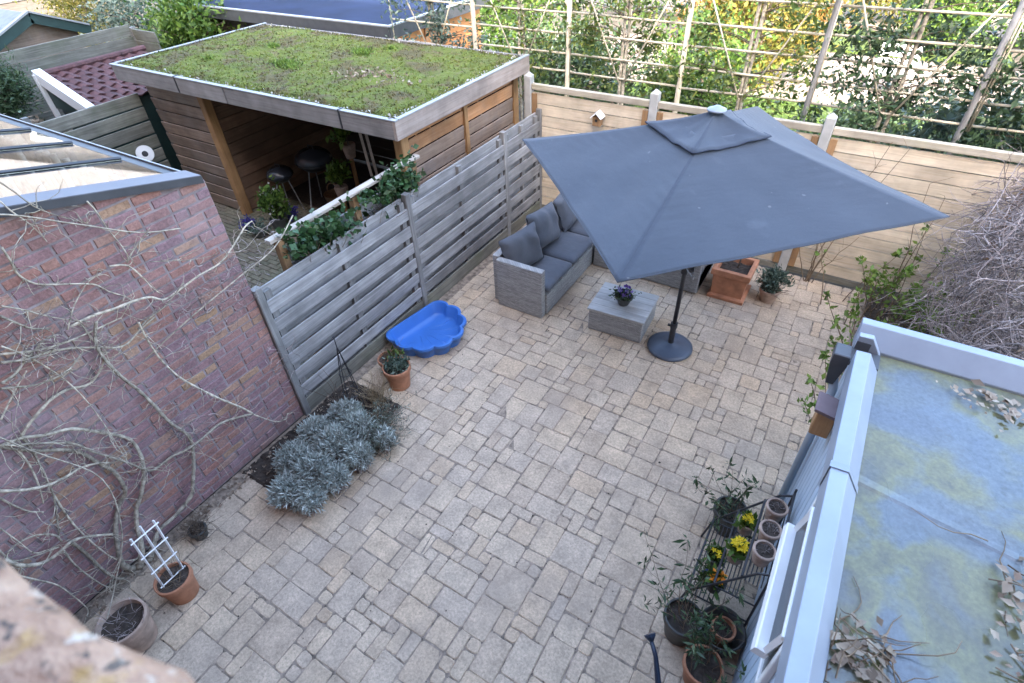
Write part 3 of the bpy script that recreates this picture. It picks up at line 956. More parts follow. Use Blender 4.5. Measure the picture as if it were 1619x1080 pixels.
# eave gutter across and glazing bars
def gz(y): return 2.425 - .243 * (y + .095)
m = MB(); m.box((-1.85, -.10, 2.385), (3.5, .07, .07), ch=.01); part(m, 'eave_beam', 'anthracite', cons)
m = MB(); m.box((-1.85, -.062, 2.408), (3.5, .012, .05)); part(m, 'eave_trim', 'alu', cons)
xs = [-.155, -.80, -1.47, -2.12, -2.78, -3.42]
for k, x in enumerate(xs):
    if k:
        m = MB(); m.tube([(x, -.14, gz(-.14) + .01), (x, -2.3, gz(-2.3) + .01)], .012, 4); part(m, 'glazing_bar', 'anthracite', cons)
    if k:
        a, b = x + .014, xs[k - 1] - .014
        m = MB(); m.add([(a, -.15, gz(-.15)), (b, -.15, gz(-.15)), (b, -2.3, gz(-2.3)), (a, -2.3, gz(-2.3)),
                         (a, -.15, gz(-.15) - .008), (b, -.15, gz(-.15) - .008), (b, -2.3, gz(-2.3) - .008), (a, -2.3, gz(-2.3) - .008)],
                        [(0, 3, 2, 1), (4, 5, 6, 7), (0, 1, 5, 4), (1, 2, 6, 5), (2, 3, 7, 6), (3, 0, 4, 7)])
        part(m, 'pane', 'glass', cons)
m = MB(); m.box((-3.52, -1.2, 1.2), (.08, 2.2, 2.4)); m.box((-1.8, -.09, .35), (3.4, .06, .7)); part(m, 'side_wall', 'canwhite', cons)
m = MB(); m.box((-1.8, -1.2, -.005), (3.38, 2.2, .02)); part(m, 'floor', 'canwhite', cons)
for k in range(5):
    m = MB(); m.box((-.42 - k * .68, -.09, 1.54), (.05, .05, 1.66)); part(m, 'mullion', 'anthracite', cons)
    m = MB()
    for q in range(9):
        m.tube([(-.45 - k * .68 - q * .06, -.2 - .025 * (q % 2), .1), (-.45 - k * .68 - q * .06, -.2 - .025 * (q % 2), 2.3)], .03, 6)
    part(m, 'curtain', 'canwhite', cons, smooth=True)

# ------------------------------------------------------------------ slatted fence along the left
sf = thing('slat_fence', 'grey weathered slatted fence beside the blue shell pool', 'fence', (0, 2.3, 0))
posts = [0.0, 1.86, 3.72, 4.62]
for k, y in enumerate(posts):
    m = MB(); m.box((.0, y, .735), (.07, .07, 1.47), ch=.008); part(m, 'post', 'greypost', sf)
for s in range(3):
    a, b = posts[s] + .037, posts[s + 1] - .037
    L = b - a
    for k in range(7):
        z = 1.262 - k * .196
        if k < 6:
            m = MB(); m.box((.016, (a + b) / 2, z), (.018, L, .126 + random.uniform(-.004, .004)), rot=(random.uniform(-.004, .004), random.uniform(-.04, .04), 0), ch=.004)
            part(m, 'board', 'greyboard', sf)
        m = MB(); m.box((-.042, (a + b) / 2, z + .098), (.016, L, .140), rot=(random.uniform(-.003, .003), 0, 0), ch=.004)
        part(m, 'board', 'greyboard', sf)
    m = MB(); m.box((.012, (a + b) / 2, .085), (.022, L, .17), ch=.004); part(m, 'board', 'mossboard', sf, label='greenish kickboard along the foot of the fence')
    for y in ((a + .05), (a + b) / 2, (b - .05)):
        m = MB(); m.box((-.0135, y, .72), (.039, .065, 1.36)); part(m, 'batten', 'greypost', sf)

# ------------------------------------------------------------------ board fence at the back
bf = thing('board_fence', 'pale larch board fence with white concrete posts behind the parasol', 'fence', (2.5, 4.62, 0))
bx_ = [-.16, 1.545, 3.42, 5.3]
for k, x in enumerate(bx_):
    m = MB(); h = 1.86
    m.box((x, 4.64, h / 2), (.10, .10, h), ch=.008)
    m.add([(x - .05, 4.59, h), (x + .05, 4.59, h), (x + .05, 4.69, h), (x - .05, 4.69, h), (x, 4.64, h + .05)], [(0, 1, 4), (1, 2, 4), (2, 3, 4), (3, 0, 4)])
    part(m, 'post', 'concrete', bf)
for s in range(3):
    a, b = bx_[s] + .055, bx_[s + 1] - .055
    for k in range(11):
        z = .165 + k * .1435
        m = MB(); m.box(((a + b) / 2, 4.64, z), (b - a, .02, .134), rot=(random.uniform(-.015, .015) - .05, random.uniform(-.0015, .0015), 0), ch=.004)
        part(m, 'board', 'larch', bf)
    m = MB(); m.box(((a + b) / 2, 4.64, .05), (b - a, .035, .085), ch=.006); part(m, 'board', 'mossboardx', bf, label='greenish gravel board at the foot')
    for x in (a + .035, b - .035):
        m = MB(); m.box((x, 4.617, .88), (.07, .022, 1.55)); part(m, 'batten', 'larchpost', bf)
    m = MB(); m.box(((a + b) / 2, 4.632, 1.738), (b - a, .055, .078), ch=.008); part(m, 'cap_rail', 'caprail', bf)

# ------------------------------------------------------------------ shed with the sedum roof
sh = thing('garden_shed', 'open wooden shed with mossy sedum roof and grey fascia boards', 'shed', (-2.8, 3.5, 0))
X0, X1, Y0, Y1, ZT = -5.40, -.30, 2.20, 4.84, 2.035
def fascia(c, d, mat):
    m = MB(); m.box(c, d, ch=.005); return part(m, 'fascia_board', mat, sh)
fascia(((X0 - 3.0) / 2, Y0, ZT - .098), (X0 * -1 - 3.004, .04, .195), 'fascia_x')
fascia(((-3.0 + X1) / 2, Y0, ZT - .098), (2.70 - .042, .04, .195), 'fascia_x')
fascia((X1, (Y0 + Y1) / 2, ZT - .098), (.04, Y1 - Y0 + .04, .195), 'fascia_y')
fascia((X0, (Y0 + Y1) / 2 + .03, ZT - .098), (.04, Y1 - Y0 - .02, .195), 'fascia_y')
fascia(((X0 + X1) / 2, Y1, ZT - .098), (X1 - X0 - .045, .04, .195), 'fascia_x')
for c, d in ((((X0 + X1) / 2, Y0 + .002, ZT + .006), (X1 - X0 + .05, .055, .012)),
             ((X1 - .002, (Y0 + Y1) / 2 + .03, ZT + .007), (.055, Y1 - Y0 - .02, .012)), ((X0 + .002, (Y0 + Y1) / 2 + .03, ZT + .007), (.055, Y1 - Y0 - .02, .012))):
    m = MB(); m.box(c, d); part(m, 'edge_trim', 'alu', sh)
for x in (-3.95, -1.06):
    m = MB(); m.box((x, Y0 - .023, ZT - .085), (.022, .006, .20)); m.box((x, Y0 + .01, ZT + .015), (.022, .07, .006)); part(m, 'strap', 'darkmetal', sh)
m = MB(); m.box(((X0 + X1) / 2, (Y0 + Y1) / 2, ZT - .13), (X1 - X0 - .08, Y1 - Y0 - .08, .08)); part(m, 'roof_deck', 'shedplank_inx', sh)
# moss cushion
mx, my = 150, 80
gx = np.linspace(X0 + .05, X1 - .05, mx); gy = np.linspace(Y0 + .05, Y1 - .05, my)
A_, B_ = np.meshgrid(gx, gy, indexing='ij')
def fbm(x, y, s):
    r = 0; a = 1
    for k in range(5):
        r = r + a * np.sin(x * s + 1.7 * k + 1.3 * np.sin(y * s * 1.1 + k)) * np.sin(y * s * 1.07 + 2.1 * k + 1.1 * np.sin(x * s * .9 - k))
        s *= 1.9; a *= .6
    return r
Z_ = ZT - .015 + .014 * fbm(A_, B_, 4.1) + rng.normal(size=A_.shape) * .006
edge = np.minimum(np.minimum(A_ - gx[0], gx[-1] - A_), np.minimum(B_ - gy[0], gy[-1] - B_))
Z_ += .03 * np.clip(edge / .15, 0, 1)
V = np.stack([A_, B_, Z_], -1).reshape(-1, 3)
ii, jj = np.meshgrid(np.arange(mx - 1), np.arange(my - 1), indexing='ij')
b0 = (ii * my + jj).ravel()
F = np.stack([b0, b0 + my, b0 + my + 1, b0 + 1], 1)
mo = part(np_mesh('moss', V, F), 'moss', 'moss', sh, smooth=True, kind='stuff')
n = 42000
px = rng.uniform(X0 + .07, X1 - .07, n); py = rng.uniform(Y0 + .07, Y1 - .07, n)
pz = ZT + .006 + .014 * fbm(px, py, 4.1)
dens = fbm(px, py, 2.3) + rng.normal(size=n) * .7
keep = dens > -.9
V, F = leaves(np.stack([px, py, pz], 1)[keep], .024, .5, .45)
part(np_mesh('tufts', V, F), 'moss_tufts', 'mosstuft', sh, kind='stuff')
for (cx, cy, r, n) in ((-3.0, 3.15, .17, 700), (-2.75, 3.05, .09, 250), (-2.45, 4.05, .14, 500), (-3.9, 3.75, .10, 250), (-2.15, 4.3, .09, 220), (-4.2, 2.9, .07, 120)):
    a = rng.random(n) * 2 * math.pi; q = np.abs(rng.normal(size=n)) * r * .6
    V, F = leaves(np.stack([cx + q * np.cos(a) * 1.4, cy + q * np.sin(a), np.full(n, ZT + .015)], 1), .05, .2, .9)
    part(np_mesh('grass_tuft', V, F), 'grass_tuft', 'bud', sh, kind='stuff')
n = 260
V, F = leaves(np.stack([-1.55 + rng.normal(size=n) * .25, 3.25 + rng.normal(size=n) * .13, np.full(n, ZT + .03)], 1), .04, .5, .1)
part(np_mesh('dry_patch', V, F), 'dry_stalks', 'litter', sh, kind='stuff')
# gravel strip along the edges
n = 420
side = rng.integers(0, 3, n); t = rng.random(n); w = np.abs(rng.normal(size=n)) * .03 + .055
gxp = np.where(side == 0, X0 + t * (X1 - X0), np.where(side == 1, X1 - w, X0 + t * (X1 - X0)))
gyp = np.where(side == 0, Y0 + w, np.where(side == 1, Y0 + t * (Y1 - Y0), Y1 - w))
V, F = leaves(np.stack([gxp, gyp, np.full(n, ZT + .004)], 1), .022, .9, .4)
part(np_mesh('gravel', V, F), 'gravel_edge', 'concrete', sh, kind='stuff')
# posts
for (x, y) in ((-.47, 2.42), (-3.95, 2.46), (-.47, 4.72), (-5.25, 4.72), (-5.25, 2.56)):
    m = MB(); m.box((x, y, .93), (.12, .12, 1.86), ch=.008); part(m, 'post', 'shedpost', sh)
# planks
PZ = [(.02 + k * .171, .160) for k in range(11)]
for (z, h) in PZ:
    m = MB(); m.box((-4.64, 2.455 + random.uniform(-.003, .003), z + h / 2), (1.24, .02, h), rot=(.10, 0, 0), ch=.004); part(m, 'plank', 'shedplank_x', sh)
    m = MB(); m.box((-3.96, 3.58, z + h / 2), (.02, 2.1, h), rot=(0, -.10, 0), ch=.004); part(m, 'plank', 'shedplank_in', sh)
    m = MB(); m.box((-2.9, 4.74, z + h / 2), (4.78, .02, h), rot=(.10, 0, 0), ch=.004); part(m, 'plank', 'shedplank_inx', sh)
    m = MB(); m.box((-5.33, 3.58, z + h / 2), (.02, 2.1, h), rot=(0, .10, 0), ch=.004); part(m, 'plank', 'shedplank_y', sh)
    mt = 'shedplank_new' if z > 1.5 else 'shedplank_y'
    m = MB(); m.box((-.44, 3.0, z + h / 2), (.02, 1.02, h), rot=(0, .10, 0), ch=.004); part(m, 'plank', mt, sh)
    m = MB(); m.box((-.44, 4.11, z + h / 2), (.02, 1.08, h), rot=(0, .10, 0), ch=.004); part(m, 'plank', mt, sh)
m = MB(); m.box((-.425, 3.54, .93), (.055, .07, 1.86), ch=.005); part(m, 'batten', 'shedpost', sh)
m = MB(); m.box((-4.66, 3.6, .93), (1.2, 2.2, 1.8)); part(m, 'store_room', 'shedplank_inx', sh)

# ------------------------------------------------------------------ extension with the wet flat roof on the right
ex = thing('flat_roof_extension', 'low pale clad extension with wet algae-stained flat roof and zinc edge', 'outbuilding', (5, 0, 0))
XW, YW = 4.125, 1.385
m = MB(); m.box((6.12, -.47, .80), (3.94, 3.66, 1.60)); part(m, 'core_wall', 'cladding', ex)
nb = 36
for k in range(nb):
    y = YW - .05 - k * .1015
    if y < -2.3: break
    m = MB(); m.box((XW + .008, y, .80), (.016, .094, 1.60), ch=.006); part(m, 'cladding_board', 'cladding', ex)
for k in range(38):
    x = XW + .07 + k * .1015
    m = MB(); m.box((x, YW - .008, .80), (.094, .016, 1.60), ch=.006); part(m, 'cladding_board', 'cladding', ex)
# zinc parapet, outer face, top and sloping inner face, in lengths with a joint
def zinc(y0, y1):
    pr = [(4.092, 1.60), (4.092, 1.775), (4.165, 1.780), (4.235, 1.668), (4.235, 1.62)]
    vs = [(x, y0, z) for x, z in pr] + [(x, y1, z) for x, z in pr]
    n = len(pr)
    fs = [(i, i + 1, n + i + 1, n + i) for i in range(n - 1)] + [(4, 0, 5, 9), tuple(range(n - 1, -1, -1)), tuple(range(n, 2 * n))]
    part(MB().add(vs, fs), 'parapet', 'zinc', ex, bevel=.004)
zinc(-2.3, -1.001); zinc(-.999, .129); zinc(.131, 1.05); zinc(1.19, 1.232)
for y in (-1.0, .13):
    m = MB(); m.add([(4.086, y - .02, 1.60), (4.086, y - .02, 1.781), (4.166, y - .02, 1.787), (4.240, y - .02, 1.668),
                     (4.086, y + .02, 1.60), (4.086, y + .02, 1.781), (4.166, y + .02, 1.787), (4.240, y + .02, 1.668)], [(0, 1, 5, 4), (1, 2, 6, 5), (2, 3, 7, 6)])
    part(m, 'joint_cover', 'zinc', ex)
pr = [(1.395, 1.60), (1.395, 1.775), (1.325, 1.780), (1.235, 1.668), (1.235, 1.62)]
vs = [(4.09, y, z) for y, z in pr] + [(8.1, y, z) for y, z in pr]
fs = [(i + 1, i, 5 + i, 5 + i + 1) for i in range(4)] + [(0, 4, 9, 5), tuple(range(5)), tuple(range(9, 4, -1))]
part(MB().add(vs, fs), 'parapet', 'zinc', ex, bevel=.004)
nxr, nyr = 60, 60
rv, rf = [], []
for i in range(nxr + 1):
    for j in range(nyr + 1):
        x = 4.22 + 3.8 * i / nxr; y = -2.3 + 3.55 * j / nyr
        rv.append((x, y, 1.652 - .004 * math.sin(x * 2.1) * math.sin(y * 1.9)))
for i in range(nxr):
    for j in range(nyr):
        b = i * (nyr + 1) + j
        rf.append((b, b + nyr + 1, b + nyr + 2, b + 1))
part(MB().add(rv, rf), 'flat_roof', 'wetroof', ex, smooth=True)
for y, sk in ((.20, -.03), (-.82, .02)):
    m = MB(); m.add([(4.235, y - .03, 1.648), (8, y - .03 + sk * 20, 1.648), (8, y + sk * 20, 1.6575), (4.235, y, 1.6575), (8, y + .06 + sk * 20, 1.650), (4.235, y + .06, 1.650)], [(0, 1, 2, 3), (3, 2, 4, 5)])
    part(m, 'roof_seam', 'wetroof', ex)
# outlet hopper piercing the parapet
m = MB(); m.box((4.16, 1.12, 1.668), (.15, .138, .03)); m.box((4.13, 1.0535, 1.70), (.075, .006, .08)); m.box((4.13, 1.1865, 1.70), (.075, .006, .08)); hp = part(m, 'outlet_saddle', 'anthracite', ex)
m = MB()
hr = [(.040, .055, 1.70), (.046, .062, 1.695), (.046, .062, 1.62), (.030, .040, 1.50), (.022, .030, 1.44)]
vs = [(4.042 + sx * a, 1.12 + sy * b, z) for a, b, z in hr for sx, sy in ((-1, -1), (1, -1), (1, 1), (-1, 1))]
m.add(vs, [(k * 4 + q, k * 4 + 4 + q, k * 4 + 4 + (q + 1) % 4, k * 4 + (q + 1) % 4) for k in range(4) for q in range(4)] + [(0, 1, 2, 3), (19, 18, 17, 16)])
part(m, 'outlet_hopper', 'anthracite', ex, bevel=.006)
m = MB(); m.tube([(4.06, 1.12, 1.47), (4.08, 1.12, 1.38), (4.09, 1.12, 0)], .026, 8); part(m, 'downpipe', 'cladding', ex, smooth=True)
# top-hung window
wf = MB()
for (c, d) in (((4.112, -.32, 1.585), (.03, .80, .03)), ((4.112, -.32, 1.12), (.03, .80, .04)), ((4.112, .075, 1.35), (.03, .04, .45)), ((4.112, -.715, 1.35), (.03, .04, .45))):
    wf.box(c, d, ch=.004)
wfo = part(wf, 'window_frame', 'white', ex)
m = MB(); m.box((4.116, -.32, 1.35), (.012, .75, .42)); part(m, 'opening', 'pane', wfo)
HG, BT = (4.098, 1.59), (4.058, 1.385)      # hinge line and bottom rail (x, z)
sash = MB()
sash.box((BT[0] - .008, -.35, BT[1]), (.062, .68, .055), rot=(0, .2, 0), ch=.006)
sash.box((HG[0], -.35, HG[1]), (.03, .68, .03), ch=.004)
for u in (-.025, -.675):
    sash.tube([(HG[0], u, HG[1]), (BT[0] + .01, u, BT[1])], .018, 4)
so = part(sash, 'window_sash', 'white', ex)
m = MB(); m.add([(HG[0], -.03, HG[1]), (HG[0], -.67, HG[1]), (BT[0] + .01, -.67, BT[1]), (BT[0] + .01, -.03, BT[1])], [(0, 1, 2, 3)]); part(m, 'pane', 'pane', so)

# nest box on the extension corner
nb_ = thing('nest_box', 'small brown nest box with mauve lid on the extension wall', 'nest box', (4.06, .74, 1.36))
m = MB(); m.box((4.062, .76, 1.45), (.10, .13, .17), ch=.006); part(m, 'box', 'shedpost', nb_)
m = MB(); m.box((4.055, .765, 1.55), (.13, .165, .02), rot=(0, .18, 0), ch=.006); part(m, 'lid', plain('mauve_felt', (.20, .145, .15), .8, .15), nb_)

# leaf litter on the flat roof
def litter(c, rad, n, label, tw=0):
    P = np.stack([c[0] + rng.normal(size=n) * rad[0], c[1] + rng.normal(size=n) * rad[1], np.full(n, 1.664) + rng.random(n) * .02], 1)
    P[:, 0] = P[:, 0].clip(4.245, 9); P[:, 1] = P[:, 1].clip(-2.25, 1.22)
    d = leaves(P, .046, .55, .0, .35, None, .4, True)
    me = np_mesh('litter', *d)
    o = part(me, 'leaf_litter', 'litter', kind='stuff'); tag(o, label, 'leaves')
    if tw:
        P = np.stack([c[0] + rng.normal(size=tw) * rad[0], c[1] + rng.normal(size=tw) * rad[1], np.full(tw, 1.672)], 1)
        P[:, 0] = P[:, 0].clip(4.25, 9); P[:, 1] = P[:, 1].clip(-2.25, 1.2)
        dr = rng.normal(size=(tw, 3)); dr[:, 2] = .05
        w = wander(P, dr, rng.uniform(.1, .45, tw), 6, .25); w[..., 2] = np.clip(w[..., 2], 1.662, 1.72); w[..., 0] = w[..., 0].clip(4.24, 9)
        part(np_mesh('twigs', *twigs(w, .004, .0015)), 'twig_litter', 'twig_brown', o, kind='stuff')
litter((4.80, 1.06), (.10, .06), 75, 'dry leaves lying near the far edge of the wet roof')
litter((4.34, -.64), (.07, .08), 60, 'dry leaves and bent twigs drifted against the zinc parapet', 32)
litter((4.86, -.22), (.06, .16), 60, 'dead leaves and twigs at the lower right edge of the wet roof', 26)

# ------------------------------------------------------------------ lounge set
def wick(parent, c, d, name):
    m = MB(); m.box(c, d); return part(m, name, 'wicker', parent, bevel=.012)
sofa = thing('lounge_sofa', 'grey wicker lounge sofa with armrest standing along the slatted fence', 'sofa', (.95, 3.3, 0))
wick(sofa, (.66, 3.33, .31), (.09, 1.80, .62), 'backrest')
wick(sofa, (1.0, 2.40, .31), (.585, .085, .62), 'armrest')
wick(sofa, (1.01, 3.34, .145), (.60, 1.78, .27), 'seat_base')
sofab = thing('lounge_bench', 'grey wicker lounge section half hidden under the parasol by the terracotta planter', 'sofa', (2.0, 3.95, 0))
wick(sofab, (2.0, 4.26, .31), (1.34, .09, .62), 'backrest')
wick(sofab, (2.0, 3.925, .145), (1.34, .58, .27), 'seat_base')
wick(sofab, (2.63, 3.96, .30), (.08, .69, .52), 'armrest')

def softbox(c, d, name, label, group, seed):
    m = MB(); n = 9
    rr = random.Random(seed)
    vs, fs = [], []
    for s in (1, -1):
        for i in range(n):
            for j in range(n):
                u, v = i / (n - 1) * 2 - 1, j / (n - 1) * 2 - 1
                e = (1 - abs(u) ** 6) * (1 - abs(v) ** 6)
                vs.append((u * d[0] / 2, v * d[1] / 2, s * d[2] / 2 * (.62 + .38 * e) + rr.uniform(-.002, .002)))
    for i in range(n - 1):
        for j in range(n - 1):
            a = i * n + j
            fs.append((a, a + n, a + n + 1, a + 1))
            b = n * n + a
            fs.append((b, b + 1, b + n + 1, b + n))
    ring = [i * n for i in range(n)] + [(n - 1) * n + j for j in range(1, n)] + [i * n + n - 1 for i in range(n - 2, -1, -1)] + [j for j in range(n - 2, 0, -1)]
    k = len(ring)
    for i in range(k):
        a, b = ring[i], ring[(i + 1) % k]
        fs.append((b, a, n * n + a, n * n + b))
    m.add([(x + c[0], y + c[1], z + c[2]) for x, y, z in vs], fs)
    o = part(m, name, 'cushion', smooth=True, subsurf=1)
    return tag(o, label, 'cushion', group)
softbox((1.03, 2.76, .34), (.60, .615, .105), 'seat_cushion', 'flat slate blue seat cushion beside the wicker armrest', 'sofa cushions', 1)
softbox((1.03, 3.385, .34), (.60, .615, .105), 'seat_cushion', 'flat slate blue seat cushion second from the wicker armrest', 'sofa cushions', 2)
softbox((1.03, 3.99, .34), (.60, .57, .105), 'seat_cushion', 'flat slate blue seat cushion at the far end of the sofa', 'sofa cushions', 3)
softbox((1.97, 3.90, .34), (1.22, .56, .105), 'seat_cushion', 'long slate blue cushion on the bench under the parasol', 'sofa cushions', 4)

def pillow(w, h, t, seed):
    n = 17
    rr = random.Random(seed)
    ph = [rr.uniform(0, 6) for _ in range(6)]
    vs, fs = [], []
    for s in (1, -1):
        for i in range(n):
            for j in range(n):
                u, v = i / (n - 1) * 2 - 1, j / (n - 1) * 2 - 1
                k = 1 - .10 * (1 - abs(v) ** 2) * abs(u) ** 8 * 0
                e = ((1 - u ** 4) * (1 - v ** 4)) ** .55
                pin = 1 - .07 * (abs(u) * (1 - v * v) + abs(v) * (1 - u * u))
                wr = .012 * math.sin(6 * u * v + 5 * u + ph[0]) * e + .010 * math.sin(9 * v + 4 * u * u + ph[1]) * (abs(u) ** 2)
                vs.append((s * (t / 2 * e + wr * (1 - abs(u) ** 4 * 0)), u * w / 2 * pin, v * h / 2 * pin))
    for i in range(n - 1):
        for j in range(n - 1):
            a = i * n + j; b = n * n + a
            fs.append((a, a + n, a + n + 1, a + 1)); fs.append((b, b + 1, b + n + 1, b + n))
    return vs, fs
for k, (x, y, z, tl, rz, rx, lab) in enumerate((
        (.845, 2.70, .60, -.30, -.30, .06, 'plump slate blue back cushion nearest the wicker armrest'),
        (.83, 3.24, .62, -.34, -.05, -.10, 'plump slate blue back cushion in the middle of the sofa, leaning crooked'),
        (.84, 3.85, .60, -.32, .08, .05, 'plump slate blue back cushion at the far end of the sofa'))):
    vs, fs = pillow(.56, .47, .21, 10 + k)
    mt = Euler((rx, tl, rz)).to_matrix()
    m = MB().add([mt @ Vector(v) + Vector((x, y, z)) for v in vs], fs)
    tag(part(m, 'back_cushion', 'cushion', smooth=True, subsurf=1), lab, 'cushion', 'sofa cushions')

tb = thing('coffee_table', 'low grey wicker coffee table with plank top beside the parasol foot', 'table', (2.105, 2.735, 0), R(3.2))
m = MB(); m.box((0, 0, .135), (.60, .52, .262)); part(m, 'wicker_body', 'wicker', tb, local=True, bevel=.01)
for k in range(5):
    m = MB(); m.box((0, -.216 + k * .108, .280), (.63, .1065, .026), ch=.004); part(m, 'top_plank', 'tabletop', tb, local=True)

# flower bowl on the table
def pot(name, label, loc, r, h, mat, group=None, soil=True, rz=0, taper=.72, rim=.014, top=.88, lean=None):
    t = thing(name, label, 'flower pot', loc, rz, group)
    if lean: t.rotation_euler = lean
    prof = [(r * taper * .98, 0), (r * taper, .004), (r * .97 - rim * .6, h * .78), (r - rim * .3, h * .80), (r, h * .82), (r, h - .004), (r - .004, h), (r - rim, h), (r - rim - .003, h * .8), (r * taper * .9, h * .3)]
    m = MB(); m.lathe(prof, 28, wob=.006); part(m, 'pot', mat, t, smooth=True, local=True).data.set_sharp_from_angle(angle=R(40))
    if soil:
        m = MB(); n = 20
        rs = r - rim - .002
        vs = [(0, 0, h * top + .01)] + [(rs * q * math.cos(a), rs * q * math.sin(a), h * top + random.uniform(-.006, .008)) for q in (.5, .99) for a in [2 * math.pi * j / n for j in range(n)]]
        fs = [(0, 1 + j, 1 + (j + 1) % n) for j in range(n)] + [(1 + j, 1 + n + j, 1 + n + (j + 1) % n, 1 + (j + 1) % n) for j in range(n)]
        m.add(vs, fs); part(m, 'soil', 'soil', t, local=True)
    return t
def local_leaves(t, P, size, mat, name='foliage', aspect=.5, up=.4, fold=.25, out=None):
    V, F = leaves(np.asarray(P, float), size, aspect, up, fold, out)
    return part(np_mesh(name, V, F), name, mat, t, local=True)
def local_twigs(t, paths, r0, r1, mat, name='stems', n=3):
    return part(np_mesh(name, *twigs(paths, r0, r1, n)), name, mat, t, local=True)

fb = pot('flower_bowl', 'dark bowl of violet and white pansies on the coffee table', (2.115, 2.70, .294), .095, .10, 'plasticpot', taper=.6)
P, _ = clumps(420, (0, 0, .115), (.11, .11, .05), 16)
local_leaves(fb, P, .035, 'leaf_dark')
P, _ = clumps(90, (0, 0, .15), (.125, .12, .045), 26, .05)
local_leaves(fb, P, .032, 'petal_violet', 'blossoms', .9)

# ------------------------------------------------------------------ parasol
UX, UY = 2.715, 2.59
pa = thing('parasol', 'large square slate blue parasol shading the lounge set', 'parasol', (UX, UY, 0))
m = MB(); m.lathe([(.228, 0), (.235, .012), (.232, .03), (.20, .045), (.12, .062), (.05, .075), (.045, .08), (0, .081)], 40); part(m, 'foot', plain('anthracite_foot', (.065, .085, .12), .4, .15, 6, .1, 60), pa, smooth=True, local=True)
m = MB(); m.tube([(0, 0, .07), (0, 0, .30)], .030, 16); m.tube([(0, 0, .28), (0, 0, .335)], .036, 16); m.box((-.045, -.01, .30), (.03, .02, .02)); part(m, 'sleeve', 'darkmetal', pa, local=True)
m = MB(); m.tube([(0, 0, .2), (0, 0, 2.42)], .0215, 14); part(m, 'pole', 'darkmetal', pa, smooth=True, local=True)
m = MB(); m.box((.0, -.0, 1.02), (.06, .075, .13), ch=.012); cb = part(m, 'crank_box', 'darkmetal', pa, local=True)
m = MB(); m.tube([(.02, -.03, 1.02), (.05, -.075, 1.02), (.085, -.085, .99), (.11, -.13, 1.0)], .007, 6); m.lathe([(.0, -.01), (.014, -.006), (.014, .02), (0, .024)], 10, (.11, -.13, 1.0)); part(m, 'crank_handle', 'alu', cb, local=False).location = (UX, UY, 0)
cor = [Vector((-1.72, -.06, 1.96)), Vector((.0, -1.81, 1.96)), Vector((1.725, .045, 1.955)), Vector((.015, 1.75, 1.965))]
APEX = 2.435
def canopy(scale0, scale1, apex, cors, nseg=36, nrad=44, sag=.035, inset=.03):
    vs, fs = [], []
    for s in range(4):
        A, B = cors[s], cors[(s + 1) % 4]
        base = len(vs)
        for i in range(nrad + 1):
            t = scale0 + (scale1 - scale0) * i / nrad
            for j in range(nseg + 1):
                w = j / nseg
                e = A.lerp(B, w)
                k = 4 * w * (1 - w)
                p = Vector((0, 0, apex)).lerp(e, t)
                p.x *= 1 - inset * k * t; p.y *= 1 - inset * k * t
                p.z -= sag * k * t * (1 - .35 * t) * 1.3
                p.z -= .05 * math.sin(math.pi * min(1, t)) * (.35 + .3 * k)
                p.z += .006 * math.sin(11 * w + 5 * t + s) * k * t
                hw = min(w, 1 - w)
                wr = math.exp(-(hw / .13) ** 2) * math.exp(-((t - .5) / .28) ** 2) * (hw > 0)
                p.z += .0035 * math.sin(95 * t + 9 * hw + 2 * s) * wr * (1 - math.exp(-(hw / .03) ** 2))
                p.z += .005 * math.sin(23 * w + 3 * math.sin(4 * t + s)) * k * t * t
                vs.append(p)
        for i in range(nrad):
            for j in range(nseg):
                a = base + i * (nseg + 1) + j
                fs.append((a, a + nseg + 1, a + nseg + 2, a + 1))
    return MB().add(vs, fs)
o = part(canopy(.16, 1.0, APEX - .01, cor), 'canopy', 'canvas', pa, smooth=True, local=True)
sol = o.modifiers.new('cloth', 'SOLIDIFY'); sol.thickness = .003
vc = [Vector((c.x * q, c.y * q, APEX + .008 - (APEX - c.z) * q)) for c, q in zip(cor, (.32, .285, .25, .28))]
o2 = part(canopy(.03, 1.0, APEX + .022, vc, 14, 8, .024, .05), 'vent_flap', 'canvas', pa, smooth=True, local=True)
sol = o2.modifiers.new('cloth', 'SOLIDIFY'); sol.thickness = .003
def edge_curve(cors, apex, sag, inset, zoff=0):
    out = []
    for s in range(4):
        A, B = cors[s], cors[(s + 1) % 4]
        for j in range(16):
            w = j / 16; k = 4 * w * (1 - w)
            p = A.lerp(B, w); p.x *= 1 - inset * k; p.y *= 1 - inset * k; p.z -= sag * k * .65 * 1.3
            p.z += .006 * math.sin(11 * w + 5 + s) * k + .005 * math.sin(23 * w + 3 * math.sin(4 + s)) * k + zoff
            out.append(p)
    return out + [out[0], out[1]]
m = MB(); m.tube(edge_curve(vc, APEX, .024, .05, -.004), .006, 5, caps=False); part(m, 'flap_hem', plain('navy_hem', (.03, .04, .065), .9, .1), o2, local=True, smooth=True)
m = MB(); m.tube(edge_curve(cor, APEX, .035, .03, -.004), .0055, 5, caps=False); part(m, 'canopy_hem', 'canvas', o, local=True, smooth=True)
for k, c in enumerate(cor):
    m = MB(); m.tube([(0, 0, APEX - .05), (c.x * .5, c.y * .5, (APEX + c.z) / 2 - .085), (c.x * .985, c.y * .985, c.z - .012)], .010, 6); part(m, 'rib', 'darkmetal', pa, local=True)
    m = MB(); m.tube([(c.x * .02, c.y * .02, 1.90), (c.x * .5, c.y * .5, (APEX + c.z) / 2 - .09)], .008, 6); part(m, 'strut', 'darkmetal', pa, local=True)
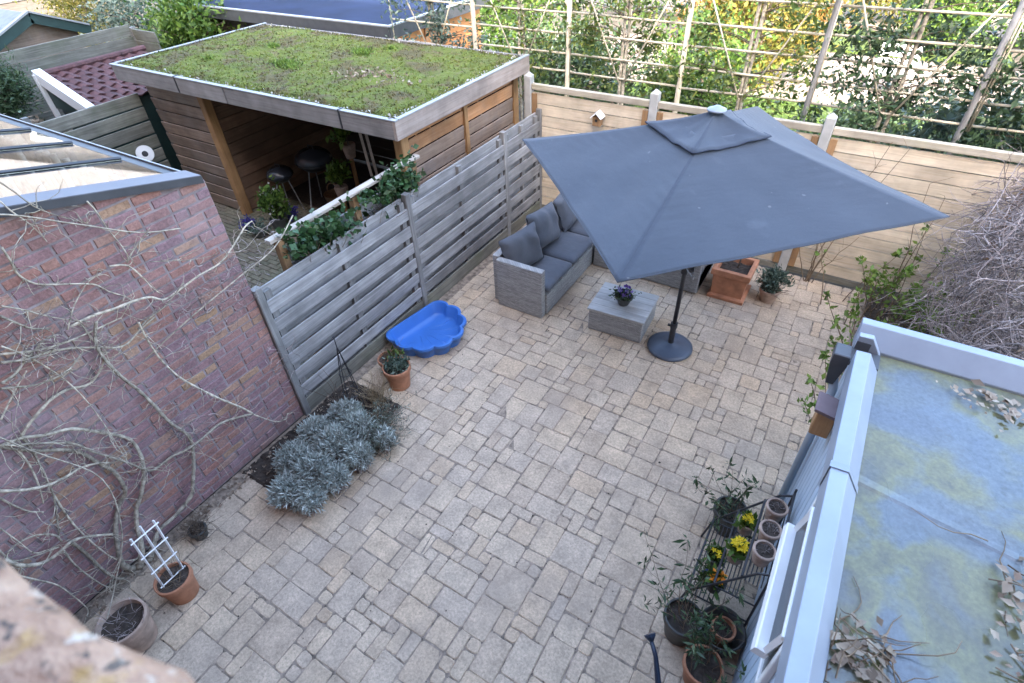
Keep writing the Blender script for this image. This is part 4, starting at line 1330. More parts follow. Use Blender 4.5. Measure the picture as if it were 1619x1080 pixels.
m = MB(); m.lathe([(.075, 0), (.07, .012), (.045, .022), (.02, .035), (0, .04)], 20, (0, 0, APEX + .018)); part(m, 'finial', 'zinc', pa, smooth=True, local=True)

# ------------------------------------------------------------------ square terracotta planter, dwarf shrub pot
tp = thing('square_planter', 'square terracotta planter filled with dark soil beside the bench', 'planter', (2.985, 3.88, 0), R(0))
def frust(a0, z0, a1, z1, a2=None, z2=None):
    rings = [(a0, z0), (a1, z1)] + ([(a2, z2)] if a2 else [])
    vs = []
    for a, z in rings: vs += [(-a, -a, z), (a, -a, z), (a, a, z), (-a, a, z)]
    fs = [(k * 4 + i, k * 4 + (i + 1) % 4, k * 4 + 4 + (i + 1) % 4, k * 4 + 4 + i) for k in range(len(rings) - 1) for i in range(4)]
    return vs, fs
m = MB(); rr = [(.205, 0), (.207, .035), (.195, .045), (.172, .055), (.190, .30), (.205, .31), (.215, .32), (.215, .385), (.21, .39), (.165, .39), (.16, .32), (.15, .30)]
vs = []
for a, z in rr: vs += [(-a, -a, z), (a, -a, z), (a, a, z), (-a, a, z)]
m.add(vs, [(k * 4 + i, k * 4 + (i + 1) % 4, k * 4 + 4 + (i + 1) % 4, k * 4 + 4 + i) for k in range(len(rr) - 1) for i in range(4)])
part(m, 'box', 'terracotta', tp, local=True, bevel=.004)
m = MB(); g = 10; m.add([(-.155 + .31 * i / g, -.155 + .31 * j / g, .315 + random.uniform(-.01, .012)) for i in range(g + 1) for j in range(g + 1)], [(i * (g + 1) + j, (i + 1) * (g + 1) + j, (i + 1) * (g + 1) + j + 1, i * (g + 1) + j + 1) for i in range(g) for j in range(g)]); part(m, 'soil', 'soil', tp, local=True)
m = MB(); m.tube([(.02, .06, .3), (.03, .07, .42), (.02, .075, .52)], [.012, .01, .006], 6); part(m, 'cut_stem', 'bark_dark', tp, local=True)

dp = pot('shrub_pot', 'pale clay pot with rounded grey green shrub beside the square planter', (3.41, 3.93, 0), .115, .16, 'oldclay')
P, _ = clumps(1500, (0, 0, .26), (.19, .19, .13), 40, .16, .3)
local_leaves(dp, P, .045, 'leaf_bluegreen', aspect=.3, up=.9)
local_twigs(dp, wander(rng.normal(size=(40, 3)) * .02 + [0, 0, .14], rng.normal(size=(40, 3)) * [1, 1, .3] + [0, 0, .8], .2, 5, .2), .004, .002, 'twig_brown')

# ------------------------------------------------------------------ bird house on the back fence
bh = thing('bird_house', 'tiny pale bird house fixed to the back board fence', 'bird house', (.87, 4.56, 1.42))
m = MB(); m.box((.87, 4.56, 1.465), (.10, .09, .11)); part(m, 'box', 'larchpost', bh)
m = MB()
for s in (-1, 1): m.box((.87 + s * .036, 4.55, 1.545), (.10, .13, .012), rot=(0, s * .75, 0))
part(m, 'roof', 'white', bh)
m = MB(); m.lathe([(0.018, 0), (.018, .004), (0, .004)], 10); ho = part(m, 'entrance', 'darkmetal', bh); ho.location = (.87, 4.513, 1.48); ho.rotation_euler = (R(90), 0, 0); ho.matrix_parent_inverse = wm(bh).inverted()

# ------------------------------------------------------------------ shell pool
po = thing('shell_pool', 'bright blue plastic shell shaped paddling pool by the slatted fence', 'pool', (.40, 1.5, 0))
key = [(-.0, 1.24), (.02, 1.5), (.08, 1.80), (.13, 1.89)]
front = []
cx, cy = .26, 1.50
na = 8
aA, aB = math.atan2(1.89 - cy, .13 - cx), math.atan2(1.18 - cy, .03 - cx)
aA -= 0; aB += 0
span = (aA - aB) % (2 * math.pi)
for k in range(na * 8 + 1):
    t = k / (na * 8)
    a = aA - span * t
    lob = abs(math.sin(t * na * math.pi))
    ex_ = .50 * math.sin(math.pi * t) ** .6 + .41 * (1 - math.sin(math.pi * t) ** .6)
    r = ex_ - .03 + .045 * lob ** .8
    front.append((cx + r * math.cos(a), cy + r * math.sin(a) * .92))
outl = front
nO = len(outl)
ctr = Vector((.33, 1.5, 0))
def ring(sc, z, add=0):
    return [(ctr.x + (x - ctr.x) * sc, ctr.y + (y - ctr.y) * sc, z) for x, y in outl]
rings = [ring(.86, 0), ring(.97, .13), ring(1.0, .135), ring(1.01, .155), ring(1.0, .17), ring(.93, .172), ring(.915, .165), ring(.84, .045), ring(.80, .03), ring(.4, .024)]
vs = [p for r_ in rings for p in r_]
fs = [(k * nO + i, k * nO + (i + 1) % nO, (k + 1) * nO + (i + 1) % nO, (k + 1) * nO + i) for k in range(len(rings) - 1) for i in range(nO)]
fs.append(tuple((len(rings) - 1) * nO + i for i in range(nO)))
basin = part(MB().add(vs, fs), 'basin', 'bluepool', po, smooth=True)
basin.data.set_sharp_from_angle(angle=R(50))
for k in range(1, 7):
    a = aA - span * (k + .0) / na
    m = MB(); m.tube([(.18, 1.5, .020), (ctr.x + .2 * math.cos(a), ctr.y + .2 * math.sin(a), .010), (ctr.x + .34 * math.cos(a), ctr.y + .32 * math.sin(a), .008)], [.002, .018, .026], 10)
    part(m, 'shell_ridge', 'bluepool', po, smooth=True)

# pots by the pool
p1 = pot('clay_pot', 'terracotta pot with low green leaves in front of the paddling pool', (.555, .745, 0), .14, .26, 'terracotta', 'clay pots by the pool')
P, _ = clumps(420, (0, 0, .27), (.125, .125, .035), 18, .2)
local_leaves(p1, P, .05, 'leaf_bluegreen', aspect=.35)
p2 = pot('clay_pot', 'terracotta pot with dry stalks pushed against the slatted fence', (.36, .85, 0), .12, .20, 'terracotta', 'clay pots by the pool')
P, _ = clumps(160, (0.02, 0.02, .21), (.10, .10, .04), 12, .2)
local_leaves(p2, P, .045, 'leaf_green', aspect=.3)
local_twigs(p2, wander(rng.normal(size=(60, 3)) * [.05, .05, .0] + [0, 0, .18], rng.normal(size=(60, 3)) * [.6, .6, .2] + [.15, .1, 1], rng.uniform(.08, .25, 60), 5, .25), .0025, .001, 'twig_brown')

# ------------------------------------------------------------------ planting bed with silver shrub
bed_v, bed_f = [], []
g1, g2 = 24, 40
for i in range(g1 + 1):
    for j in range(g2 + 1):
        x = .02 + .74 * i / g1; y = -.80 + 1.36 * j / g2
        e = min(i, g1 - i, j, g2 - j)
        bed_v.append((x, y, -.012 + (.02 + random.uniform(-.012, .018) if e > 0 else 0)))
for i in range(g1):
    for j in range(g2):
        b = i * (g2 + 1) + j
        bed_f.append((b, b + g2 + 1, b + g2 + 2, b + 1))
struct(MB().add(bed_v, bed_f), 'planting_bed', 'soil', 'bed of dark soil between brick wall and paving')
n = 520
P = np.stack([rng.uniform(.05, .74, n), rng.uniform(-.78, .54, n), np.full(n, .015) + rng.random(n) * .01], 1)
V, F = leaves(P, .028, .5, .05, .5, flat=True)
o = part(np_mesh('bed_litter', V, F), 'fallen_leaves', 'litter', kind='stuff'); tag(o, 'brown fallen leaves scattered over the planting bed', 'leaves')

sv = thing('silver_shrub', 'silvery grey curry plant spreading over the planting bed', 'shrub', (.55, -.33, 0))
domes = [(.42, .06, .17, .30), (.62, .02, .15, .30), (.36, -.22, .16, .33), (.60, -.24, .19, .36), (.82, -.20, .13, .24), (.40, -.50, .17, .31), (.64, -.52, .18, .33), (.56, -.74, .15, .25), (.80, -.46, .12, .22), (.76, -.70, .12, .20), (.86, .08, .10, .18)]
rows = []
for (dx, dy, dr_, dh) in domes:
    dx += .11; dy -= .02
    k = int(1500 * dr_ ** 1.3 * 2.0)
    a = rng.random(k) * 2 * math.pi; q = np.sqrt(rng.random(k))
    rows.append(np.stack([dx + dr_ * q * np.cos(a), dy + dr_ * q * np.sin(a), dh * (.35 + .65 * np.sqrt(1 - (q * .95) ** 2)) + rng.normal(size=k) * .02, np.full(k, dx), np.full(k, dy)], 1))
rows = np.concatenate(rows)
tgt = rows[:, :3]; ns = len(tgt)
st = np.stack([rows[:, 3] + rng.normal(size=ns) * .03, rows[:, 4] + rng.normal(size=ns) * .03, np.full(ns, .02)], 1)
dv = tgt - st
paths = np.stack([st + dv * t + np.array([0, 0, 1]) * (.06 * np.sin(math.pi * t)) + rng.normal(size=st.shape) * .012 * (0 < t < 1) for t in (0, .35, .7, 1.0)], 1)
part(np_mesh('stems', *twigs(paths, .003, .0015)), 'stems', 'twig', sv)
tips = paths[:, -1]; dirs = paths[:, -1] - paths[:, -2]; dirs /= np.linalg.norm(dirs, axis=1)[:, None]
PP, OO = [], []
for k in range(15):
    t = rng.random(ns)[:, None]
    PP.append(tips - dirs * t * .07 + rng.normal(size=tips.shape) * .006); OO.append(dirs * .8 + np.array([0, 0, .5]))
V, F = leaves(np.concatenate(PP), .040, .2, .2, .2, np.concatenate(OO))
part(np_mesh('foliage', V, F), 'foliage', 'leaf_silver', sv)
# sparser green-grey lavender on the right of it
lv_ = thing('lavender', 'thin grey green lavender sprawling onto the paving beside the silver shrub', 'shrub', (.85, .12, 0))
ns = 300
st = np.stack([.74 + rng.normal(size=ns) * .07, .05 + rng.normal(size=ns) * .10, np.full(ns, .02)], 1)
dd = np.stack([rng.normal(size=ns) * .5 + .75, rng.normal(size=ns) * .6 + .25, np.full(ns, .8)], 1)
paths = wander(st, dd, rng.uniform(.15, .40, ns), 5, .18, .05)
part(np_mesh('stems', *twigs(paths, .0025, .001)), 'stems', 'twig_brown', lv_)
tips = paths[:, -1]
PP = np.concatenate([paths[:, 4] * t + paths[:, 2] * (1 - t) + rng.normal(size=tips.shape) * .008 for t in np.linspace(0, 1, 12)])
V, F = leaves(PP, .032, .2, .8)
part(np_mesh('foliage', V, F), 'foliage', leafmat('lavender_leaf', [(0, (.09, .115, .085)), (.6, (.17, .20, .155)), (1, (.26, .29, .24))], .1), lv_)
# dry stalks and metal obelisk
ob = thing('plant_support', 'thin dark metal plant support standing in the planting bed', 'plant support', (.41, .27, 0))
for k in range(4):
    a = k * math.pi / 2 + .4
    m = MB(); m.tube([(.10 * math.cos(a), .10 * math.sin(a), 0), (.06 * math.cos(a), .06 * math.sin(a), .45), (.004 * math.cos(a), .004 * math.sin(a), .80)], .0045, 5); part(m, 'rod', 'darkmetal', ob, local=True)
m = MB(); m.tube([(0, 0, .78), (0, 0, .92)], .005, 5); m.lathe([(0, 0), (.012, .012), (0, .024)], 8, (0, 0, .92)); part(m, 'tip', 'darkmetal', ob, local=True)
m = MB()
for z, r in ((.25, .079), (.5, .055)):
    m = MB(); m.tube([(r * math.cos(t), r * math.sin(t), z) for t in np.linspace(0, 2 * math.pi, 17)], .0035, 5, caps=False); part(m, 'hoop', 'darkmetal', ob, local=True)

ds = thing('dry_stalks', 'tuft of straw coloured dry stalks behind the silver shrub', 'plant', (.52, .45, 0))
local_twigs(ds, wander(rng.normal(size=(150, 3)) * [.07, .06, 0], rng.normal(size=(150, 3)) * [.35, .35, .1] + [0, 0, 1], rng.uniform(.12, .42, 150), 5, .15), .0022, .001, plain('straw', (.36, .27, .16), .85, .3, island=True))
dr = thing('bare_rose', 'bare dark rose stems climbing the metal plant support', 'plant', (.36, .20, 0))
local_twigs(dr, wander(rng.normal(size=(26, 3)) * [.04, .04, 0], rng.normal(size=(26, 3)) * [.4, .4, .1] + [0, 0, 1], rng.uniform(.2, .6, 26), 7, .2), .005, .0015, 'bark_dark')

# ------------------------------------------------------------------ bare vine on the brick wall
vine = thing('climbing_vine', 'bare pale stemmed climbing vine spreading over the brick side wall', 'vine', (.08, -1.74, 0))
def smooth_path(pts, k=5):
    P = [Vector(p) for p in pts]
    out = []
    for i in range(len(P) - 1):
        p0, p1, p2, p3 = P[max(i - 1, 0)], P[i], P[i + 1], P[min(i + 2, len(P) - 1)]
        for s in range(k):
            t = s / k
            out.append(.5 * ((2 * p1) + (-p0 + p2) * t + (2 * p0 - 5 * p1 + 4 * p2 - p3) * t * t + (-p0 + 3 * p1 - 3 * p2 + p3) * t ** 3))
    return out + [P[-1]]
allp = []
for idx, (r, off, yz) in enumerate(VINE):
    n = len(yz)
    pts = []
    for k, (y, z) in enumerate(yz):
        x = off + .02 * math.sin(k * 1.3 + idx)
        pts.append((max(x, .012 + r * .0005), y, max(z, .0)))
    sp_ = smooth_path(pts)
    rad = [r * .001 * .74 * (1.12 - .5 * k / len(sp_)) * (1 + .10 * math.sin(k * 1.9 + idx)) for k in range(len(sp_))]
    if r >= 20: rad = [q * (1 + .5 * max(0, 1 - k / 8)) for k, q in enumerate(rad)]
    m = MB(); m.tube(sp_, rad, 7); part(m, 'stem', 'bark', vine, smooth=True)
    allp += [(p, r) for p in sp_[3:]]
# side shoots
nt_ = 720
idx = rng.integers(0, len(allp), nt_)
st = np.array([tuple(allp[i][0]) for i in idx])
dd = rng.normal(size=(nt_, 3)) * [.55, 1, 1]; dd[:, 0] = np.abs(dd[:, 0]) + .1
L = rng.gamma(2.0, .065, nt_).clip(.04, .42)
w = wander(st, dd, L, 7, .30)
w[..., 0] = np.clip(w[..., 0], .012, .6); w[..., 2] = np.clip(w[..., 2], .01, 3)
part(np_mesh('shoots', *twigs(w, .0030, .0011)), 'side_shoots', 'bark', vine, kind='stuff')
# dense twiggy knots
kn = []
for (cy_, cz_, s, n) in ((-.50, 1.62, .13, 90), (-.12, 1.72, .13, 70), (-1.35, 1.95, .12, 60), (-1.05, .90, .09, 50), (-.10, .80, .10, 30), (.18, 1.93, .10, 8)):
    a = rng.normal(size=(n, 3)) * [.03, s, s] + [.09, cy_, cz_]
    d2 = rng.normal(size=(n, 3)) + [.3, .6, .2]
    kn.append(wander(a, d2, rng.uniform(.05, .22, n), 7, .45))
w = np.concatenate(kn); w[..., 0] = np.clip(w[..., 0], .012, .6)
part(np_mesh('knots', *twigs(w, .0026, .001)), 'twig_tangle', 'twig', vine, kind='stuff')
# long stray shoots in front of the wall
for pts in ([(.10, -1.9, 1.9), (.22, -1.75, 1.5), (.30, -1.6, 1.1), (.38, -1.72, .7), (.42, -1.95, .4), (.50, -2.1, .3)],
            [(.06, -1.5, 2.75), (.10, -1.2, 2.72), (.10, -.9, 2.52), (.06, -.6, 2.30), (.05, -.35, 2.2)],
            [(.05, -.95, 1.5), (.16, -.6, 1.66), (.26, -.2, 1.80), (.30, .1, 1.88), (.28, .35, 2.02)]):
    m = MB(); m.tube(smooth_path(pts), .0045, 6); part(m, 'stem', 'bark', vine, smooth=True)
n = 260
P = np.stack([rng.uniform(.03, .16, n), rng.uniform(-2.1, -.7, n), np.full(n, .004)], 1)
V, F = leaves(P, .035, .5, .05, .5, flat=True)
o = part(np_mesh('wall_litter', V, F), 'fallen_leaves', 'litter', kind='stuff'); tag(o, 'dead leaves in the gap between brick wall and paving', 'leaves')

# pots at the vine's foot
t1 = pot('trellis_pot', 'clay pot with small white ladder trellis at the foot of the vine', (.56, -1.70, 0), .125, .23, 'terracotta', taper=.76)
tr_ = thing('pot_trellis', 'small white wooden ladder trellis stuck in the clay pot', 'trellis', (.55, -1.70, .16))
def tz(u, v):
    return (.545 + .02 * v, -1.775 + .155 * u + .05 * v, .15 + .64 * v)
for u in (0, .5, 1):
    m = MB(); m.tube([tz(u, 0), tz(u, 1.06 if u == .5 else 1.0)], .0075, 4); part(m, 'upright', 'white', tr_)
for v in (.12, .40, .68, .95):
    m = MB(); a, b = tz(-.12, v), tz(1.12, v); m.tube([(a[0] + .012, a[1], a[2]), (b[0] + .012, b[1], b[2])], .006, 4); part(m, 'crosspiece', 'white', tr_)
lt = wander(rng.normal(size=(16, 3)) * [.04, .04, 0] + [.55, -1.69, .2], rng.normal(size=(16, 3)) * [.5, .5, .2] + [0, 0, .8], .3, 6, .25)
part(np_mesh('stems', *twigs(lt, .002, .001)), 'dry_stems', 'twig_brown', t1)
t2 = pot('large_clay_pot', 'wide pale clay pot half hidden behind the blurred stone ledge', (.58, -2.06, 0), .155, .29, 'oldclay', taper=.7, top=.82)
lt = wander(rng.normal(size=(40, 3)) * [.06, .06, 0] + [0, 0, .24], rng.normal(size=(40, 3)) * [.7, .7, .15] + [0, 0, .4], .14, 5, .35)
local_twigs(t2, lt, .0025, .001, 'twig', 'dry_stems')
sp3 = pot('wire_basket_plant', 'dark twiggy bare plant standing behind the trellis pot', (.26, -1.35, 0), .07, .10, 'plasticpot')
local_twigs(sp3, wander(rng.normal(size=(120, 3)) * [.03, .03, 0] + [0, 0, .08], rng.normal(size=(120, 3)) * [.7, .7, .3] + [0, 0, .7], rng.uniform(.08, .22, 120), 6, .35), .0022, .001, 'bark_dark')

# ------------------------------------------------------------------ plant rack and pots by the extension
rk = thing('plant_rack', 'black metal folding plant rack with three stepped shelves against the extension', 'plant rack', (3.9, .3, 0))
ya_, yb_ = .02, .62
tiers = [(3.70, 3.86, .25), (3.83, 3.97, .47), (3.95, 4.09, .69)]
for y in (ya_, yb_):
    m = MB(); m.tube([(3.66, y, 0), (3.70, y, .26), (4.02, y, .82), (4.085, y, .86)], .008, 6); part(m, 'side_rail', 'darkmetal', rk)
    m = MB(); m.tube([(4.09, y, 0), (4.085, y, .86), (4.085, y, .93)], .008, 6); part(m, 'leg', 'darkmetal', rk)
    m = MB(); m.tube([(3.70, y, .25), (4.085, y, .25)], .006, 6); part(m, 'brace', 'darkmetal', rk)
    m = MB(); m.tube([(3.83, y, .47), (4.085, y, .47)], .006, 6); part(m, 'brace', 'darkmetal', rk)
for (x0, x1, z) in tiers:
    m = MB(); m.tube([(x0, ya_, z + .03), (x0, yb_, z + .03)], .008, 6); part(m, 'front_bar', 'darkmetal', rk)
    for k in range(7):
        x = x0 + (x1 - x0) * k / 6
        m = MB(); m.tube([(x, ya_, z), (x, yb_, z)], .004, 5); part(m, 'shelf_rod', 'darkmetal', rk)
m = MB(); m.tube([(4.085, ya_, .90), (4.085, yb_, .90)], .008, 6); part(m, 'top_bar', 'darkmetal', rk)

sm = 'pots on the plant rack'
for k, (x, y, z, lab) in enumerate(((4.02, .53, .694, 'small clay pot of dry soil at the far end of the top rack shelf'), (4.02, .35, .694, 'small clay pot with dead stalks in the middle of the top rack shelf'), (4.02, .19, .694, 'small clay pot of dry soil at the near end of the top rack shelf'))):
    t = pot('small_clay_pot', lab, (x, y, z), .068, .125, 'oldclay', sm, top=.9)
    local_twigs(t, wander(rng.normal(size=(18, 3)) * [.025, .025, 0] + [0, 0, .11], rng.normal(size=(18, 3)) * [.8, .8, .1] + [0, 0, .35], .05, 4, .3), .0018, .001, 'twig', 'dry_stalks')
def flowerpot(loc, r, h, mat, lab, petal, nf, size, spread=1.0, leaf='leaf_fresh'):
    t = pot('primrose_pot', lab, loc, r, h, mat, sm)
    P, _ = clumps(130, (0, 0, h), (r * 1.05 * spread, r * 1.05 * spread, .03), 12, .2)
    local_leaves(t, P, .045, leaf, 'leaves', .5, .35)
    for k in range(nf):
        a = k * 2.4 + .5; q = r * .55 * math.sqrt((k + .5) / nf) * spread
        c = (q * math.cos(a), q * math.sin(a), h + .035 + random.uniform(0, .012))
        m = MB()
        for j in range(5):
            b = j * 2 * math.pi / 5 + k
            d = size * .55
            m.add([c, (c[0] + d * math.cos(b - .55), c[1] + d * math.sin(b - .55), c[2] + .006), (c[0] + size * math.cos(b), c[1] + size * math.sin(b), c[2] + .002), (c[0] + d * math.cos(b + .55), c[1] + d * math.sin(b + .55), c[2] + .006)], [(0, 1, 2, 3)])
        part(m, 'blossom', petal, t, local=True)
    return t
flowerpot((3.90, .50, .474), .062, .11, 'oldclay', 'clay pot with a small yellow primrose on the middle rack shelf', 'petal_yellow', 5, .024)
flowerpot((3.895, .27, .474), .072, .125, 'oldclay', 'clay pot with the largest bunch of yellow primroses on the rack', 'petal_yellow', 12, .032)
flowerpot((3.79, .30, .254), .06, .10, 'plasticpot', 'pot with a few amber primroses on the lowest rack shelf', 'petal_yellow', 3, .022, leaf='leaf_green')
flowerpot((3.84, .08, .34), .062, .10, 'plasticpot', 'pot with bright orange primroses at the near end of the rack', 'petal_orange', 9, .038, leaf='leaf_green')
bp = flowerpot((3.79, .14, .254), .05, .09, 'can', 'small dark blue pot with green leaves on the lowest rack shelf', 'petal_blue', 3, .014, leaf='leaf_green')

def leggy(loc, r, h, mat, lab, n, L, lean, leafn, group='pots standing round the plant rack', lm='leaf_dark', grass=False):
    t = pot('plant_pot', lab, loc, r, h, mat, group)
    st = rng.normal(size=(n, 3)) * [r * .35, r * .35, 0] + [0, 0, h * .85]
    d = rng.normal(size=(n, 3)) * [.45, .45, .15] + np.array([lean[0], lean[1], .9])
    w = wander(st, d, rng.uniform(L * .5, L, n), 7, .16)
    local_twigs(t, w, .0028, .0013, 'twig_brown')
    P = np.concatenate([w[:, k] + rng.normal(size=(n, 3)) * .008 for k in (3, 4, 5, 6, 6, 6) for _ in range(leafn)])
    local_leaves(t, P, .050, lm, 'leaves', .27, .15)
    if grass:
        a = wander(rng.normal(size=(260, 3)) * [r * .45, r * .45, 0] + [0, 0, h * .88], rng.normal(size=(260, 3)) * [.8, .8, .2] + [0, 0, .5], .06, 4, .3)
        local_twigs(t, a, .0015, .0006, 'leaf_bluegreen', 'grass_blades')['kind'] = 'stuff'
    return t
leggy((3.79, .79, 0), .125, .24, 'plasticpot', 'mossy dark pot with thin lavender stems beyond the rack', 16, .40, (-.55, .05), 2, grass=True)
leggy((3.735, -.15, 0), .125, .25, 'plasticpot', 'dark pot with leggy oleander stems in front of the rack', 20, .55, (-.25, .35), 2)
t = leggy((3.93, -.36, 0), .12, .24, 'terracotta', 'red brown pot with leafy stems nearest the lower edge of the picture', 18, .38, (-.1, .2), 3)
sau = thing('pot_saucer', 'wide dark tub with a small clay pot inside between rack and cladding', 'flower pot', (3.97, -.07, 0))
m = MB(); m.lathe([(.11, 0), (.14, .20), (.145, .205), (.133, .205), (.10, .02), (0, .02)], 26); part(m, 'tub', 'plasticpot', sau, smooth=True, local=True)
t = pot('small_clay_pot', 'small clay pot standing inside the wide dark tub', (3.975, -.085, .05), .078, .19, 'terracotta', top=.8)
local_twigs(t, wander(rng.normal(size=(14, 3)) * [.03, .03, 0] + [0, 0, .15], rng.normal(size=(14, 3)) + [0, 0, .3], .06, 4, .3), .002, .001, 'twig_brown', 'dry_stalks')

# watering can
wc = thing('watering_can', 'dark blue watering can with its long spout pointing at the paving', 'watering can', (3.80, -.70, 0))
m = MB(); m.lathe([(.095, 0), (.105, .01), (.105, .20), (.085, .235), (.04, .25), (0, .25)], 22, (3.80, -.78, 0)); part(m, 'body', 'can', wc, smooth=True)
m = MB(); m.tube([(3.785, -.69, .06), (3.745, -.62, .22), (3.665, -.50, .33), (3.615, -.45, .37)], [.026, .02, .014, .013], 10); sp_ = part(m, 'spout', 'can', wc, smooth=True)
m = MB(); m.tube([(3.615, -.45, .37), (3.598, -.432, .385), (3.590, -.424, .390)], [.013, .034, .036], 14); part(m, 'rose', 'can', sp_, smooth=False)
m = MB(); m.tube([(3.80, -.87, .08), (3.80, -.95, .16), (3.80, -.93, .27), (3.80, -.83, .31), (3.795, -.73, .25)], .012, 8); part(m, 'handle', 'can', wc, smooth=True)

# ------------------------------------------------------------------ right-hand bed: budding shrubs and the heap of bare climber
n1, n2 = 14, 40
bv, bfc = [], []
for i in range(n1 + 1):
    for j in range(n2 + 1):
        bv.append((4.36 + 2.2 * i / n1, 1.40 + 3.16 * j / n2, -.012 + (random.uniform(0, .04) if 0 < i < n1 and 0 < j < n2 else 0)))
for i in range(n1):
    for j in range(n2):
        b = i * (n2 + 1) + j; bfc.append((b, b + n2 + 1, b + n2 + 2, b + 1))
struct(MB().add(bv, bfc), 'border_bed', 'soil')
V, F = leaves(np.stack([rng.uniform(4.3, 5.5, 500), rng.uniform(1.5, 4.5, 500), np.full(500, .03)], 1), .05, .5, .05, .5)
tag(part(np_mesh('border_litter', V, F), 'fallen_leaves', 'litter', kind='stuff'), 'dead leaves under the budding shrubs by the back fence', 'leaves')

def hydrangea(name, label, spots, group, leafsize=.05):
    t = thing(name, label, 'shrub', (spots[0][0], spots[0][1], 0), 0, group)
    paths, bud = [], []
    for (x, y, h, lx, ly) in spots:
        k = 7
        pts = []
        for s in range(k):
            q = s / (k - 1)
            pts.append((x + lx * q ** 1.3 + random.uniform(-.012, .012) * (s > 0), y + ly * q ** 1.3 + random.uniform(-.012, .012) * (s > 0), h * q))
        paths.append(pts)
        for s, nn, sp in ((6, 16, .03), (5, 4, .03), (4, 4, .03), (3, 2, .025)):
            bud.append(np.array(pts[s]) + rng.normal(size=(nn, 3)) * sp * .5)
    part(np_mesh('stems', *twigs(np.array(paths), .006, .003, 4)), 'stems', 'twig_brown', t)
    V, F = leaves(np.concatenate(bud), leafsize, .55, .7)
    part(np_mesh('buds', V, F), 'young_leaves', 'bud', t)
    return t
def spots(cx, cy, r, n, h, lean=.15):
    return [(cx + random.gauss(0, r), cy + random.gauss(0, r), random.uniform(*h), random.gauss(0, lean), random.gauss(0, lean)) for _ in range(n)]
hydrangea('hydrangea', 'budding hydrangea in the corner before the back fence', spots(4.55, 4.18, .16, 26, (.35, .75)) + [(4.62, 4.25, 1.05, -.03, .05), (4.75, 4.25, .85, .08, .05)], 'budding shrubs')
hydrangea('hydrangea', 'low budding hydrangea just behind the extension parapet', spots(4.85, 3.75, .20, 26, (.3, .6)), 'budding shrubs')
hydrangea('hydrangea', 'small budding stems at the paving edge left of the border', [(4.35, 3.1, .75, -.42, .05), (4.36, 2.9, .7, -.3, .0), (4.4, 3.0, .8, -.25, -.15), (4.35, 3.2, .6, -.15, .2), (4.42, 2.8, .6, -.3, -.2), (4.4, 3.4, .6, -.2, .2)], 'budding shrubs')
hydrangea('hydrangea', 'bare budding stems leaning past the extension corner', [(4.3, 1.9, .75, -.3, .0), (4.3, 1.95, .85, -.2, .05), (4.3, 1.85, .6, -.28, -.08), (4.28, 2.0, .8, -.22, .2), (4.3, 2.05, .75, -.12, .22), (4.3, 1.8, .7, -.18, -.1), (4.3, 2.2, .7, -.2, .35)], 'budding shrubs')
# thin bare climber on the back fence
cl_ = thing('bare_climber', 'thin leafless twigs climbing the back board fence left of the hydrangea', 'plant', (3.75, 4.52, 0))
w = []
for (x, h, lx) in ((3.72, .95, .12), (3.74, 1.1, .22), (3.76, .8, -.12), (3.7, 1.75, .30), (3.73, 1.7, .45), (3.78, .7, .3), (3.75, 1.2, -.08), (3.7, .6, -.25), (4.55, 1.3, .1), (4.6, 1.4, -.15)):
    w.append([(x + lx * q ** 1.2 + random.uniform(-.02, .02), 4.53 + random.uniform(-.02, .02), h * q) for q in np.linspace(0, 1, 7)])
part(np_mesh('stems', *twigs(np.array(w), .006, .0025, 4)), 'stems', 'twig_brown', cl_)
st = np.array([random.choice(p[2:]) for p in w for _ in range(5)])
sh_ = wander(st, rng.normal(size=(len(st), 3)) * [1, .1, .8] + [0, 0, .5], rng.uniform(.06, .22, len(st)), 5, .25); sh_[..., 1] = np.clip(sh_[..., 1], 4.45, 4.575)
part(np_mesh('shoots', *twigs(sh_, .0025, .001)), 'side_shoots', 'twig_brown', cl_, kind='stuff')

hp_ = thing('bare_climber_heap', 'big tangled heap of bare grey climber twigs at the right edge', 'shrub', (5.4, 3.3, 0))
n = 3800
u = rng.normal(size=(n, 3)); u /= np.linalg.norm(u, axis=1)[:, None]
rr_ = (.55 + .5 * rng.random(n))[:, None]
st = u * rr_ * [.66, 1.5, 1.12] + [5.50, 3.52, .98]
st[:, 0] += .1 * np.sin(st[:, 1] * 5) + .08 * np.sin(st[:, 2] * 7)
st[:, 2] = np.clip(st[:, 2], .02, 2.0)
dd = np.cross(u, rng.normal(size=(n, 3))) + u * .2
w = wander(st, dd, rng.uniform(.2, .8, n), 8, .24, .05)
w[..., 2] = np.clip(w[..., 2], .01, 2.2)
part(np_mesh('twigs', *twigs(w, rng.uniform(.0026, .0070, n), .0016)), 'twigs', 'twig', hp_)
st2 = st[:500]
w = wander(st2 * .9 + np.array([5.50, 3.50, .9]) * .1, rng.normal(size=(500, 3)) + u[:500] * 1.2, rng.uniform(.2, .55, 500), 8, .3, .1)
w[..., 2] = np.clip(w[..., 2], .01, 2.2)
part(np_mesh('twigs2', *twigs(w, .004, .0012)), 'loose_shoots', 'twig', hp_)
m = MB()
for k in range(9):
    a = random.uniform(0, 6.28)
    b0 = (5.55 + random.uniform(-.2, .2), 3.2 + random.uniform(-.7, .9), 0)
    m.tube(smooth_path([b0, (b0[0] + .2 * math.cos(a), b0[1] + .2 * math.sin(a), .4), (b0[0] - .1, b0[1] + .3 * math.sin(a), .9), (b0[0] - .2 * math.cos(a), b0[1] + .4, 1.35)]), [.02 - .0009 * q for q in range(16)], 6)
part(m, 'trunk_stems', 'bark', hp_, smooth=True)
n = 500
P = st[rng.integers(0, len(st), n)] * [1, 1, .8]
